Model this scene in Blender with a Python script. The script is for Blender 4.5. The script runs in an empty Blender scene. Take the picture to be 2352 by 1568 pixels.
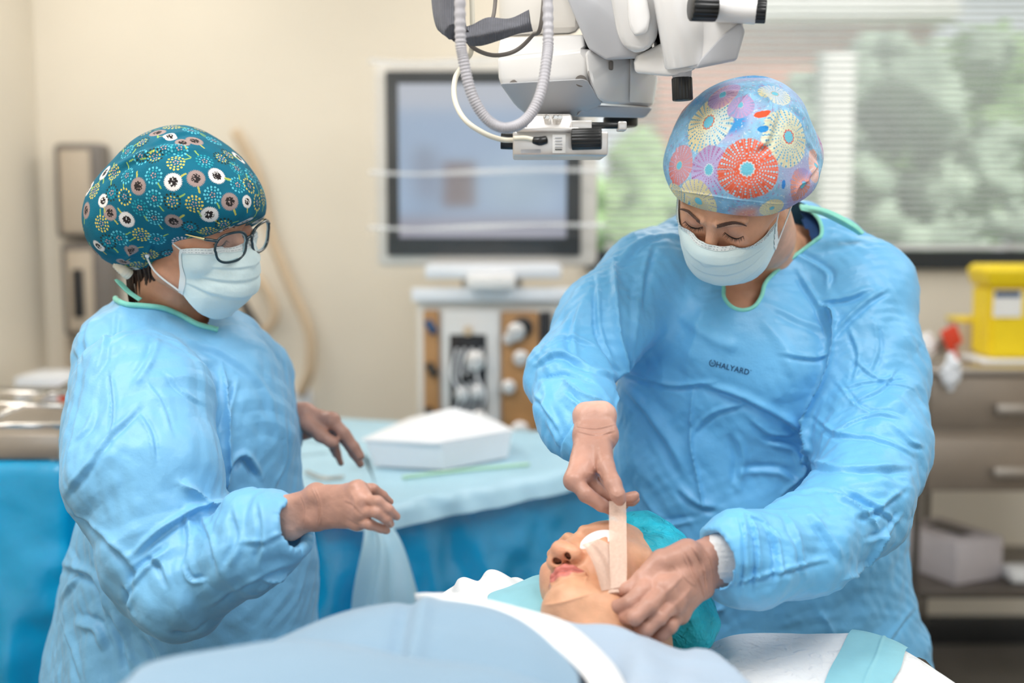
import bpy, bmesh, math, random
import numpy as np
from mathutils import Vector, Matrix, Euler
from mathutils.bvhtree import BVHTree
random.seed(4)
SC = bpy.context.scene
COL = SC.collection
R = math.radians
# ------------------------------------------------------------------ camera
FPX = 2352 * 40 / 36
PITCH = R(6)
CAMZ = 1.5
cam = bpy.data.cameras.new('camera')
camo = bpy.data.objects.new('camera', cam)
COL.objects.link(camo)
camo.location = (0, 0, CAMZ)
camo.rotation_euler = (R(90) - PITCH, 0, 0)
cam.lens = 40
cam.sensor_width = 36
cam.clip_start = 0.02
cam.dof.use_dof = True
cam.dof.focus_distance = 1.53
cam.dof.aperture_fstop = 1.7
SC.camera = camo
# ------------------------------------------------------------------ world, sun, room lights, exposure
SC.view_settings.view_transform = 'Standard'
SC.view_settings.look = 'None'
SC.view_settings.gamma = 1
SC.view_settings.exposure = -0.14
SC.view_settings.use_curve_mapping = False
world = bpy.data.worlds.new('sky')
SC.world = world
world.use_nodes = True
wn = world.node_tree
wn.nodes['Background'].inputs[0].default_value = (0.90, 0.96, 1.0, 1)
wn.nodes['Background'].inputs[1].default_value = 1.25
def sun(loc, rot, e, col, ang):
    l = bpy.data.lights.new('sun', 'SUN'); l.energy = e; l.color = col; l.angle = R(ang)
    o = bpy.data.objects.new('sun', l); o.rotation_euler = [R(a) for a in rot]; COL.objects.link(o); return o
sun(None, (38, 0, 35), 6.5, (1, .96, .9), 2)
def area(x, y, z, sx, sy, e, col=(1, .97, .92), rot=(0, 0, 0)):
    l = bpy.data.lights.new('ceiling_lamp', 'AREA'); l.shape = 'RECTANGLE'; l.size = sx; l.size_y = sy
    l.energy = e; l.color = col
    o = bpy.data.objects.new('ceiling_lamp', l); o.location = (x, y, z); o.rotation_euler = [R(a) for a in rot]
    COL.objects.link(o); return o
area(-0.75, 0.75, 2.72, 1.2, 0.9, 35, (1, .985, .97))
area(0.85, 0.75, 2.72, 0.9, 0.9, 24, (1, .985, .97))
area(-1.5, 2.9, 2.72, 1.2, 1.2, 26, (1, .96, .90))
area(0.7, 3.3, 2.72, 1.2, 1.0, 22, (1, .97, .93))
area(2.1, 1.9, 2.72, 0.8, 1.2, 16, (.93, .97, 1))

# ------------------------------------------------------------------ placing helpers
CP, SP = math.cos(PITCH), math.sin(PITCH)
CAM = Vector((0, 0, CAMZ))
def ray(px, py):
    x = (px - 1176) / FPX; y = -(py - 784) / FPX
    return Vector((x, CP + y * SP, -SP + y * CP))
def at(px, py, Y):
    d = ray(px, py)
    return CAM + d * (Y / d.y)
def V(p):
    return p if isinstance(p, Vector) else (at(*p) if (len(p) == 3 and abs(p[0]) > 20 or len(p) == 3 and abs(p[1]) > 20) else Vector(p))
def npy(v): return np.array(v, dtype=np.float64)

# ------------------------------------------------------------------ objects
def link(o, parent=None):
    COL.objects.link(o)
    if parent is not None: o.parent = parent
    return o
def tag(o, label=None, cat=None, group=None, kind=None):
    if label: o['label'] = label
    if cat: o['category'] = cat
    if group: o['group'] = group
    if kind: o['kind'] = kind
    return o
def empty(name, label, cat, loc=(0, 0, 0), group=None):
    o = bpy.data.objects.new(name, None); o.empty_display_size = .05
    COL.objects.link(o); o.location = loc
    return tag(o, label, cat, group)
def finish(o, parent):
    """parent while keeping world coordinates of the mesh data"""
    if parent is not None:
        o.parent = parent
        o.matrix_parent_inverse = Matrix.Translation(parent.location).inverted()
    return o
def mesh_np(name, Vt, quads, mat, parent=None, smooth=True, cols=None, tris=None):
    me = bpy.data.meshes.new(name)
    Vt = np.asarray(Vt, dtype=np.float32)
    faces = []
    if len(quads): faces.append((np.asarray(quads, dtype=np.int32), 4))
    if tris is not None and len(tris): faces.append((np.asarray(tris, dtype=np.int32), 3))
    me.vertices.add(len(Vt)); me.vertices.foreach_set('co', Vt.ravel())
    nl = sum(f.size for f, _ in faces); nf = sum(len(f) for f, _ in faces)
    me.loops.add(nl); me.polygons.add(nf)
    me.loops.foreach_set('vertex_index', np.concatenate([f.ravel() for f, _ in faces]).astype(np.int32))
    tot = np.concatenate([np.full(len(f), k, np.int32) for f, k in faces])
    st = np.concatenate([[0], np.cumsum(tot)[:-1]]).astype(np.int32)
    me.polygons.foreach_set('loop_start', st)
    me.polygons.foreach_set('loop_total', tot)
    if smooth: me.polygons.foreach_set('use_smooth', np.ones(nf, bool))
    me.update(calc_edges=True); me.validate()
    if cols is not None:
        a = me.color_attributes.new('Col', 'FLOAT_COLOR', 'POINT')
        c = np.ones((len(Vt), 4), np.float32); c[:, :3] = cols
        a.data.foreach_set('color', c.ravel())
    if mat: me.materials.append(mat)
    o = bpy.data.objects.new(name, me); COL.objects.link(o)
    return finish(o, parent)
def bm_obj(name, bm, mat, parent=None, smooth=False, angle=None):
    me = bpy.data.meshes.new(name); bm.normal_update(); bm.to_mesh(me); bm.free()
    if smooth:
        for p in me.polygons: p.use_smooth = True
    if angle is not None:
        me.set_sharp_from_angle(angle=R(angle))
    if mat: me.materials.append(mat)
    o = bpy.data.objects.new(name, me); COL.objects.link(o)
    return finish(o, parent)
def add_box(bm, c, s, rot=None, bev=0.0, seg=2):
    g = bmesh.ops.create_cube(bm, size=1)
    M = Matrix.Translation(Vector(c)) @ (rot.to_4x4() if rot is not None else Matrix()) @ Matrix.Diagonal((s[0], s[1], s[2], 1))
    bmesh.ops.transform(bm, matrix=M, verts=g['verts'])
    if bev > 0:
        es = list({e for v in g['verts'] for e in v.link_edges})
        bmesh.ops.bevel(bm, geom=es, offset=bev, segments=seg, profile=.5, affect='EDGES')
def box(name, c, s, mat, parent=None, rot=None, bev=.004, seg=2):
    bm = bmesh.new(); add_box(bm, c, s, rot, bev, seg)
    return bm_obj(name, bm, mat, parent, smooth=True, angle=35)
def boxp(name, x0, y0, x1, y1, Y, depth, mat, parent=None, bev=.004):
    """a box whose front face spans the given picture rectangle at distance Y"""
    a = at(x0, y0, Y); b = at(x1, y1, Y)
    c = ((a.x + b.x) / 2, Y + depth / 2, (a.z + b.z) / 2)
    return box(name, c, (abs(b.x - a.x), depth, abs(a.z - b.z)), mat, parent, bev=bev)
def hull(name, pts, mat, parent=None, bev=.004, seg=3):
    bm = bmesh.new()
    for p in pts: bm.verts.new(V(p))
    r = bmesh.ops.convex_hull(bm, input=bm.verts)
    bmesh.ops.delete(bm, geom=[e for e in r['geom_interior'] if isinstance(e, bmesh.types.BMVert)], context='VERTS')
    bmesh.ops.dissolve_limit(bm, angle_limit=R(6), verts=bm.verts, edges=bm.edges)
    if bev > 0: bmesh.ops.bevel(bm, geom=bm.edges[:], offset=bev, segments=seg, profile=.5, affect='EDGES', clamp_overlap=True)
    return bm_obj(name, bm, mat, parent, smooth=True, angle=30)
def prism(name, poly, Y0, Y1, mat, parent=None, bev=.004, seg=3):
    a = [at(x, y, Y0) for x, y in poly]
    bm = bmesh.new()
    f = [bm.verts.new(p) for p in a]; b = [bm.verts.new((p.x, Y1, p.z)) for p in a]
    n = len(a)
    bm.faces.new(f); bm.faces.new(b[::-1])
    for i in range(n): bm.faces.new((f[(i + 1) % n], f[i], b[i], b[(i + 1) % n]))
    bmesh.ops.recalc_face_normals(bm, faces=bm.faces[:])
    if bev > 0: bmesh.ops.bevel(bm, geom=bm.edges[:], offset=bev, segments=seg, profile=.5, affect='EDGES', clamp_overlap=True)
    return bm_obj(name, bm, mat, parent, smooth=True, angle=30)
def catmull(P, n):
    P = np.asarray(P, float)
    if len(P) == 2: 
        t = np.linspace(0, 1, n)[:, None]; return P[0] * (1 - t) + P[1] * t
    Q = np.vstack([2 * P[0] - P[1], P, 2 * P[-1] - P[-2]])
    u = np.linspace(0, len(P) - 1 - 1e-9, n); i = u.astype(int); t = (u - i)[:, None]
    p0, p1, p2, p3 = Q[i], Q[i + 1], Q[i + 2], Q[i + 3]
    return .5 * (2 * p1 + (p2 - p0) * t + (2 * p0 - 5 * p1 + 4 * p2 - p3) * t * t + (3 * p1 - p0 - 3 * p2 + p3) * t ** 3)
def tube_np(pts, rad, sides=12, n=None, mod=None):
    P = np.array([V(p)[:] for p in pts])
    if n: P = catmull(P, n)
    m = len(P)
    rad = np.interp(np.linspace(0, 1, m), np.linspace(0, 1, len(rad)), rad) if hasattr(rad, '__len__') else np.full(m, rad)
    if mod is not None: rad = rad * mod(np.arange(m))
    T = np.gradient(P, axis=0); T /= np.linalg.norm(T, axis=1)[:, None] + 1e-12
    u = np.cross(T[0], [0, 0, 1.0]);
    if np.linalg.norm(u) < 1e-3: u = np.cross(T[0], [1.0, 0, 0])
    U = []
    for t in T:
        u = u - t * (u @ t); u /= np.linalg.norm(u); U.append(u)
    U = np.array(U); W = np.cross(T, U)
    a = np.linspace(0, 2 * np.pi, sides, endpoint=False)
    vs = P[:, None] + rad[:, None, None] * (np.cos(a)[None, :, None] * U[:, None] + np.sin(a)[None, :, None] * W[:, None])
    vs = vs.reshape(-1, 3)
    i = np.arange(m - 1)[:, None] * sides; j = np.arange(sides)[None]; jn = (j + 1) % sides
    q = np.stack([i + j, i + jn, i + sides + jn, i + sides + j], -1).reshape(-1, 4)
    vs = np.vstack([vs, P[0], P[-1]]); c0, c1 = len(vs) - 2, len(vs) - 1
    j = np.arange(sides); jn = (j + 1) % sides
    tr = np.vstack([np.stack([np.full(sides, c0), jn, j], 1), np.stack([np.full(sides, c1), (m - 1) * sides + j, (m - 1) * sides + jn], 1)])
    return vs, q, tr
def tube(name, pts, rad, mat, parent=None, sides=12, n=None, mod=None):
    v, q, t = tube_np(pts, rad, sides, n, mod)
    return mesh_np(name, v, q, mat, parent, tris=t)
def tubes(name, lst, mat, parent=None, sides=8):
    Vs, Q, T, off = [], [], [], 0
    for pts, rad, n in lst:
        v, q, t = tube_np(pts, rad, sides, n); Vs.append(v); Q.append(q + off); T.append(t + off); off += len(v)
    return mesh_np(name, np.vstack(Vs), np.vstack(Q), mat, parent, tris=np.vstack(T))
def cyl(name, a, b, r, mat, parent=None, sides=40, flute=0, amp=.06, r2=None, bev=.12):
    """a turned knob or rod from a to b with rounded edges and optional fluting"""
    a, b = V(a), V(b); r2 = r if r2 is None else r2
    L = (b - a).length; t = (b - a).normalized(); u = t.orthogonal().normalized(); w = t.cross(u)
    e = min(bev * r, L * .3)
    prof = [(0, 0), (0, r - e), (e * .3, r - e * .3), (e, r), (L - e, r2), (L - e * .3, r2 - e * .3), (L, r2 - e), (L, 0)]
    vs, q = [], []
    if flute: sides = flute * 4
    for k, (z, rr) in enumerate(prof):
        for s in range(sides):
            an = 2 * math.pi * s / sides
            m = 1 - (amp if (flute and s % 4 == 0 and 2 <= k <= 5) else 0)
            vs.append(a + t * z + (u * math.cos(an) + w * math.sin(an)) * max(rr * m, 1e-5))
    for k in range(len(prof) - 1):
        for s in range(sides):
            sn = (s + 1) % sides
            q.append((k * sides + s, k * sides + sn, (k + 1) * sides + sn, (k + 1) * sides + s))
    o = mesh_np(name, [v[:] for v in vs], q, mat, parent)
    o.data.set_sharp_from_angle(angle=R(40)); return o
def grid_quads(nu, nv):
    i = np.arange(nu - 1)[:, None] * nv; j = np.arange(nv - 1)[None]
    return np.stack([i + j, i + nv + j, i + nv + j + 1, i + j + 1], -1).reshape(-1, 4)
def patch_pts(rows, nu, nv):
    A = np.array([catmull(np.array([V(p)[:] for p in r]), nv) for r in rows])
    return np.stack([catmull(A[:, j], nu) for j in range(nv)], 1)     # nu,nv,3
def patch(name, rows, mat, parent=None, nu=60, nv=80, thick=.002, fn=None, cols=None):
    G = patch_pts(rows, nu, nv)
    du = np.gradient(G, axis=0); dv = np.gradient(G, axis=1); N = np.cross(du, dv); N /= np.linalg.norm(N, axis=2)[..., None] + 1e-12
    if N[..., 2].mean() < -.2 or (abs(N[..., 2].mean()) <= .2 and N[..., 1].mean() > 0): N = -N
    if fn is not None:
        uu, vv = np.meshgrid(np.linspace(0, 1, nu), np.linspace(0, 1, nv), indexing='ij')
        G = G + N * fn(uu, vv, G)[..., None]
    v = G.reshape(-1, 3); q = grid_quads(nu, nv)
    if thick:
        n = len(v); b = (G - N * thick).reshape(-1, 3)
        idx = np.arange(n).reshape(nu, nv)
        ring = np.concatenate([idx[0, :], idx[1:, -1], idx[-1, -2::-1], idx[-2:0:-1, 0]])
        rn = np.roll(ring, -1)
        side = np.stack([ring, rn, rn + n, ring + n], 1)
        v = np.vstack([v, b]); q = np.vstack([q, q[:, ::-1] + n, side])
    return mesh_np(name, v, q, mat, parent, cols=cols)

# ------------------------------------------------------------------ noise in numpy
def _h(ix, iy, iz, s):
    n = (ix * 73856093) ^ (iy * 19349663) ^ (iz * 83492791) ^ (s * 2654435761)
    n = (n ^ (n >> 13)) * 1274126177 & 0x7fffffff
    n = n ^ (n >> 15)
    return (n & 0xffff) / 65535.0
def vnoise(P, f=1.0, s=0):
    Q = P * f; I = np.floor(Q).astype(np.int64); t = Q - I; t = t * t * (3 - 2 * t); r = 0
    for a in (0, 1):
        for b in (0, 1):
            for c in (0, 1):
                w = (t[:, 0] if a else 1 - t[:, 0]) * (t[:, 1] if b else 1 - t[:, 1]) * (t[:, 2] if c else 1 - t[:, 2])
                r = r + w * _h(I[:, 0] + a, I[:, 1] + b, I[:, 2] + c, s)
    return r * 2 - 1
def voro(P, f=1.0, s=0):
    Q = P * f; I = np.floor(Q).astype(np.int64); best = np.full(len(Q), 9.0); sec = best.copy()
    for a in (-1, 0, 1):
        for b in (-1, 0, 1):
            for c in (-1, 0, 1):
                J = I + np.array([a, b, c]); 
                X = J + np.stack([_h(J[:, 0], J[:, 1], J[:, 2], s + k) for k in (11, 23, 37)], 1)
                d = np.sqrt(((X - Q) ** 2).sum(1)); m = d < best
                sec = np.where(m, best, np.minimum(sec, d)); best = np.where(m, d, best)
    return best, sec
def crumple(P, f, amp, s=0, st=(1, 1, 1)):
    Q = P * np.array(st); W = Q + .35 / f * np.stack([vnoise(Q, f * .8, s + k) for k in (1, 2, 3)], 1)
    d, e = voro(W, f, s)
    return amp * (.5 - d)

def tri(x): return 2 * np.abs(2 * (x - np.floor(x + .5))) - 1
def facet(P, f, amp, s=0, n=4):
    """crumpled cloth: flat facets meeting in sharp creases"""
    rg = np.random.default_rng(s); out = 0; W = P + .16 / f * np.stack([vnoise(P, f * .55, s + k) for k in (1, 2, 3)], 1)
    for i in range(n):
        d = rg.normal(size=3); d /= np.linalg.norm(d); fi = f * rg.uniform(.5, 1.4)
        m = np.clip(.55 + 1.3 * vnoise(P, f * .45, s + 40 + i), 0, 1.2)
        out = out + tri(W @ d * fi + rg.uniform(0, 1)) * m
    return amp * out / n ** .5
# ------------------------------------------------------------------ implicit bodies
def smin(a, b, k):
    if k <= 0: return np.minimum(a, b)
    h = np.maximum(k - np.abs(a - b), 0) / k
    return np.minimum(a, b) - h * h * k * .25
class Field:
    """blocks of rounded cones and ellipsoids, blended softly, turned into one closed surface"""
    def __init__(s): s.blocks = []
    def block(s, k=.01, kout=None, sub=False):
        s.blocks.append(dict(p=[], k=k, ko=k if kout is None else kout, sub=sub)); return s
    def cone(s, a, b, ra, rb, n=None, f=1.0, off=0):
        s.blocks[-1]['p'].append(('c', npy(V(a)), npy(V(b)), ra, rb, None if n is None else npy(n) / np.linalg.norm(n), f)); return s
    def ell(s, c, r, M=None):
        s.blocks[-1]['p'].append(('e', npy(V(c)), npy(r), np.eye(3) if M is None else np.array(M)[:3, :3])); return s
    def chain(s, pts, n=None, f=1.0):
        """pts: (px, py, Y, radius in picture pixels)"""
        for a, b in zip(pts[:-1], pts[1:]):
            s.cone(at(*a[:3]), at(*b[:3]), a[3] * a[2] / FPX, b[3] * b[2] / FPX, n, f)
        return s
    def bbox(s):
        lo, hi = np.full(3, 1e9), np.full(3, -1e9)
        for b in s.blocks:
            if b['sub']: continue
            for p in b['p']:
                l, h = s.pb(p); lo = np.minimum(lo, l); hi = np.maximum(hi, h)
        return lo, hi
    def pb(s, p):
        if p[0] == 'c':
            return np.minimum(p[1] - p[3], p[2] - p[4]), np.maximum(p[1] + p[3], p[2] + p[4])
        e = np.sqrt(((p[3] * p[2][None]) ** 2).sum(1)); return p[1] - e, p[1] + e
    def ev(s, p, X, Y, Z):
        if p[0] == 'e':
            q = [X - p[1][0], Y - p[1][1], Z - p[1][2]]; M = p[3]
            l = [q[0] * M[0, i] + q[1] * M[1, i] + q[2] * M[2, i] for i in range(3)]
            k0 = np.sqrt(sum((l[i] / p[2][i]) ** 2 for i in range(3))); k1 = np.sqrt(sum((l[i] / p[2][i] ** 2) ** 2 for i in range(3))) + 1e-9
            return k0 * (k0 - 1) / k1
        _, a, b, ra, rb, n, f = p
        x, y, z = X - a[0], Y - a[1], Z - a[2]; ab = b - a
        if n is not None:
            dn = x * n[0] + y * n[1] + z * n[2]; g = 1 / f - 1
            abn = ab @ n; ab = ab + g * abn * n
            x = x + g * dn * n[0]; y = y + g * dn * n[1]; z = z + g * dn * n[2]
        L = ab @ ab + 1e-12
        t = np.clip((x * ab[0] + y * ab[1] + z * ab[2]) / L, 0, 1)
        d = np.sqrt((x - t * ab[0]) ** 2 + (y - t * ab[1]) ** 2 + (z - t * ab[2]) ** 2) - (ra + (rb - ra) * t)
        return d * (f if n is not None and f < 1 else 1)
    def build(s, h, off=0.0, pad=None):
        lo, hi = s.bbox(); pd = 3 * h + max(off, 0) + .6 * max(max(b['k'], b['ko']) for b in s.blocks); lo = lo - pd; hi = hi + pd
        ax = [np.arange(lo[i], hi[i] + h, h) for i in range(3)]
        D = np.full([len(a) for a in ax], 1.0, np.float32)
        for b in s.blocks:
            B = np.full(D.shape, 1.0, np.float32)
            for p in b['p']:
                l, u = s.pb(p); m = 1.4 * b['k'] + b['ko'] + 3 * h + abs(off)
                sl = tuple(slice(max(0, int((l[i] - m - lo[i]) / h)), max(0, int((u[i] + m - lo[i]) / h) + 2)) for i in range(3))
                X = ax[0][sl[0]][:, None, None].astype(np.float32); Y = ax[1][sl[1]][None, :, None].astype(np.float32); Z = ax[2][sl[2]][None, None].astype(np.float32)
                if 0 in (X.size, Y.size, Z.size): continue
                B[sl] = smin(B[sl], s.ev(p, X, Y, Z), b['k'])
            D = -smin(-D, B, b['ko']) if b['sub'] else smin(D, B, b['ko'])
        D -= off
        return nets(D, lo, h)
def nets(D, lo, h):
    ins = D < 0; nx, ny, nz = D.shape
    cnt = np.zeros((nx - 1, ny - 1, nz - 1), np.int8)
    cor = [(i, j, k) for i in (0, 1) for j in (0, 1) for k in (0, 1)]
    for i, j, k in cor: cnt += ins[i:nx - 1 + i, j:ny - 1 + j, k:nz - 1 + k]
    A = np.argwhere((cnt > 0) & (cnt < 8))
    idx = np.full(cnt.shape, -1, np.int32); idx[A[:, 0], A[:, 1], A[:, 2]] = np.arange(len(A))
    vals = {c: D[A[:, 0] + c[0], A[:, 1] + c[1], A[:, 2] + c[2]] for c in cor}
    acc = np.zeros((len(A), 3)); w = np.zeros(len(A))
    for c in cor:
        for ax_ in range(3):
            if c[ax_] == 1: continue
            c2 = tuple(c[q] + (q == ax_) for q in range(3)); a, b = vals[c], vals[c2]; m = (a < 0) != (b < 0)
            t = np.where(m, a / np.where(m, a - b, 1), 0)
            p = np.tile(np.array(c, float), (len(A), 1)); p[:, ax_] += t
            acc[m] += p[m]; w[m] += 1
    Vt = (A + acc / w[:, None]) * h + lo
    Q = []
    for a_ in range(3):
        u, v = [(1, 2), (2, 0), (0, 1)][a_]
        s0 = [slice(None)] * 3; s1 = [slice(None)] * 3; s0[a_] = slice(0, -1); s1[a_] = slice(1, None)
        cr = ins[tuple(s0)] != ins[tuple(s1)]
        E = np.argwhere(cr); E = E[(E[:, u] > 0) & (E[:, v] > 0) & (E[:, u] < D.shape[u] - 1) & (E[:, v] < D.shape[v] - 1)]
        def g(du, dv):
            F_ = E.copy(); F_[:, u] -= du; F_[:, v] -= dv; return idx[F_[:, 0], F_[:, 1], F_[:, 2]]
        q = np.stack([g(1, 1), g(0, 1), g(0, 0), g(1, 0)], 1)
        fl = ~ins[E[:, 0], E[:, 1], E[:, 2]]; q[fl] = q[fl][:, ::-1]; Q.append(q)
    return Vt, np.vstack(Q)
def vnormals(Vt, Q):
    a, b, c, d = (Vt[Q[:, i]] for i in range(4)); n = np.cross(c - a, d - b); N = np.zeros_like(Vt)
    for i in range(4):
        for k in range(3): N[:, k] += np.bincount(Q[:, i], n[:, k], len(Vt))
    return N / (np.linalg.norm(N, axis=1)[:, None] + 1e-12)
def lap(Vt, Q, it=1, w=.5):
    E = np.vstack([Q[:, [0, 1]], Q[:, [1, 2]], Q[:, [2, 3]], Q[:, [3, 0]]]); n = len(Vt)
    deg = np.bincount(E[:, 0], minlength=n) + np.bincount(E[:, 1], minlength=n)
    for _ in range(it):
        S = np.stack([np.bincount(E[:, 0], Vt[E[:, 1], k], n) + np.bincount(E[:, 1], Vt[E[:, 0], k], n) for k in range(3)], 1)
        Vt = Vt * (1 - w) + w * S / deg[:, None]
    return Vt
def subdiv(Vt, Q):
    """one level of linear quad subdivision followed by smoothing"""
    n = len(Vt); E = np.vstack([Q[:, [0, 1]], Q[:, [1, 2]], Q[:, [2, 3]], Q[:, [3, 0]]]); Es = np.sort(E, 1)
    key = Es[:, 0].astype(np.int64) * n + Es[:, 1]; uk, inv = np.unique(key, return_inverse=True)
    em = (Vt[uk // n] + Vt[uk % n]) / 2; fc = Vt[Q].mean(1); m = len(Q)
    e = [n + inv[i * m:(i + 1) * m] for i in range(4)]; f = n + len(uk) + np.arange(m)
    NV = np.vstack([Vt, em, fc])
    NQ = np.vstack([np.stack([Q[:, i], e[i], f, e[(i + 3) % 4]], 1) for i in range(4)])
    return lap(NV, NQ, 2, .5), NQ
def bvh(Vt, Q): return BVHTree.FromPolygons([tuple(v) for v in Vt.tolist()], Q.tolist())
def shoot(tree, px, py):
    h = tree.ray_cast(CAM, ray(px, py).normalized()); return h[0], h[1]
def fold(Vt, N, tree, specs):
    """raise or sink creases along polylines laid over the cloth: (points, width, height, kind)"""
    out = np.zeros(len(Vt))
    for pts, w, amp, kind in specs:
        P = []
        w = w * .66; pl = catmull(np.array(pts, float), max(len(pts) * 3, 4)) if len(pts) > 2 else np.array(pts, float)
        for x, y in pl:
            p, _ = shoot(tree, x, y)
            if p is not None: P.append(npy(p))
        if len(P) < 2: continue
        P = np.array(P); 
        keep = [0]
        for i in range(1, len(P)):
            if np.linalg.norm(P[i] - P[keep[-1]]) < .15: keep.append(i)
        P = P[keep]
        if len(P) < 2: continue
        lo, hi = P.min(0) - 3 * w, P.max(0) + 3 * w
        sel = np.where(((Vt > lo) & (Vt < hi)).all(1))[0]; X = Vt[sel]
        best = np.full(len(sel), 9.0); side = np.zeros(len(sel)); tt = np.zeros(len(sel)); L = len(P) - 1
        for i in range(L):
            a, b = P[i], P[i + 1]; ab = b - a; l2 = ab @ ab + 1e-12; t = np.clip(((X - a) @ ab) / l2, 0, 1)
            d = X - a - t[:, None] * ab; dd = np.sqrt((d ** 2).sum(1)); m = dd < best
            vw = (a - npy(CAM)); sd = np.cross(ab, vw); sd /= np.linalg.norm(sd) + 1e-12
            best = np.where(m, dd, best); side = np.where(m, d @ sd, side); tt = np.where(m, (i + t) / L, tt)
        tap = np.clip(np.minimum(tt, 1 - tt) * 5, 0, 1) ** .7
        tap = np.maximum(tap, .25)
        facing = (N[sel] @ (npy(CAM) - P.mean(0)) / np.linalg.norm(npy(CAM) - P.mean(0))) > -.1
        if kind == 'v': g = -np.exp(-(best / w) * 1.6) * (best < 3 * w)
        elif kind == 'r': g = np.exp(-(best / w) ** 2)
        else:
            s_ = side / w; g = 1.6 * s_ * np.exp(-s_ * s_) * np.exp(-np.maximum(best ** 2 - side ** 2, 0) / w ** 2)
            if kind == 'S': g = -g
        out[sel] += amp * g * tap * facing
    return out
# ------------------------------------------------------------------ materials
def mat(name, col, rough=.5, metal=0, spec=.5, noise=0, nscale=30, bump=0, bscale=60, emit=None, sheen=0, sss=0, coat=0, alpha=None, trans=0, kind=None, attr=False, col2=None, aniso=None):
    m = bpy.data.materials.new(name); m.use_nodes = True; nt = m.node_tree; b = nt.nodes['Principled BSDF']
    b.inputs['Base Color'].default_value = (*col, 1); b.inputs['Roughness'].default_value = rough; b.inputs['Metallic'].default_value = metal
    b.inputs['Specular IOR Level'].default_value = spec
    if sheen: b.inputs['Sheen Weight'].default_value = sheen; b.inputs['Sheen Roughness'].default_value = .5
    if sss:
        b.inputs['Subsurface Weight'].default_value = sss; b.inputs['Subsurface Radius'].default_value = (1, .35, .2); b.inputs['Subsurface Scale'].default_value = .006
    if coat: b.inputs['Coat Weight'].default_value = coat; b.inputs['Coat Roughness'].default_value = .15
    if trans: b.inputs['Transmission Weight'].default_value = trans
    if alpha is not None: b.inputs['Alpha'].default_value = alpha
    if emit: b.inputs['Emission Color'].default_value = (*emit[:3], 1); b.inputs['Emission Strength'].default_value = emit[3]
    N, Lk = nt.nodes.new, nt.links.new
    tc = N('ShaderNodeTexCoord')
    src = None
    if attr:
        a = N('ShaderNodeAttribute'); a.attribute_name = 'Col'; src = a.outputs['Color']; Lk(src, b.inputs['Base Color'])
    if noise:
        n = N('ShaderNodeTexNoise'); n.inputs['Scale'].default_value = nscale; n.inputs['Detail'].default_value = 5; Lk(tc.outputs['Object'], n.inputs['Vector'])
        mx = N('ShaderNodeMix'); mx.data_type = 'RGBA'
        if col2 is not None:
            Lk(n.outputs['Fac'], mx.inputs['Factor']); mx.inputs['A'].default_value = (*col, 1); mx.inputs['B'].default_value = (*col2, 1)
        else:
            mx.blend_type = 'MULTIPLY'; mx.inputs['Factor'].default_value = 1
            cr = N('ShaderNodeMapRange'); cr.inputs['From Min'].default_value = .3; cr.inputs['From Max'].default_value = .7
            cr.inputs['To Min'].default_value = 1 - noise; cr.inputs['To Max'].default_value = 1 + noise * .3; Lk(n.outputs['Fac'], cr.inputs['Value'])
            mx.inputs['A'].default_value = (*col, 1)
            if src: Lk(src, mx.inputs['A'])
            Lk(cr.outputs['Result'], mx.inputs['B'])
        Lk(mx.outputs['Result'], b.inputs['Base Color'])
    if bump:
        bp = N('ShaderNodeBump'); bp.inputs['Strength'].default_value = 1; bp.inputs['Distance'].default_value = bump
        if kind == 'crumple':
            n1 = N('ShaderNodeTexNoise'); n1.inputs['Scale'].default_value = bscale * .7; n1.inputs['Detail'].default_value = 2; Lk(tc.outputs['Object'], n1.inputs['Vector'])
            ad = N('ShaderNodeMix'); ad.data_type = 'RGBA'; ad.inputs['Factor'].default_value = .12; Lk(tc.outputs['Object'], ad.inputs['A']); Lk(n1.outputs['Color'], ad.inputs['B'])
            v = N('ShaderNodeTexNoise'); v.noise_type = 'RIDGED_MULTIFRACTAL'; v.normalize = True; v.inputs['Scale'].default_value = bscale * .7; v.inputs['Detail'].default_value = 2.5; v.inputs['Roughness'].default_value = .45; Lk(ad.outputs['Result'], v.inputs['Vector'])
            n2 = N('ShaderNodeTexNoise'); n2.inputs['Scale'].default_value = bscale * 2.2; n2.inputs['Detail'].default_value = 6; n2.inputs['Roughness'].default_value = .65; Lk(tc.outputs['Object'], n2.inputs['Vector'])
            m2 = N('ShaderNodeMath'); m2.operation = 'MULTIPLY_ADD'; m2.inputs[1].default_value = .35; Lk(n2.outputs['Fac'], m2.inputs[0]); Lk(v.outputs['Fac'], m2.inputs[2]); Lk(m2.outputs[0], bp.inputs['Height'])
        elif kind == 'weave':
            w = N('ShaderNodeTexWave'); w.inputs['Scale'].default_value = bscale; w.inputs['Distortion'].default_value = .5; Lk(tc.outputs['Object'], w.inputs['Vector']); Lk(w.outputs['Fac'], bp.inputs['Height'])
        else:
            n1 = N('ShaderNodeTexNoise'); n1.inputs['Scale'].default_value = bscale; n1.inputs['Detail'].default_value = 5; Lk(tc.outputs['Object'], n1.inputs['Vector']); Lk(n1.outputs['Fac'], bp.inputs['Height'])
        Lk(bp.outputs['Normal'], b.inputs['Normal'])
    return m
def translucent(m, col, fac):
    nt = m.node_tree; b = nt.nodes['Principled BSDF']; out = nt.nodes['Material Output']
    t = nt.nodes.new('ShaderNodeBsdfTranslucent'); t.inputs['Color'].default_value = (*col, 1)
    x = nt.nodes.new('ShaderNodeMixShader'); x.inputs[0].default_value = fac
    nt.links.new(b.outputs[0], x.inputs[1]); nt.links.new(t.outputs[0], x.inputs[2]); nt.links.new(x.outputs[0], out.inputs['Surface']); return m
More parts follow.
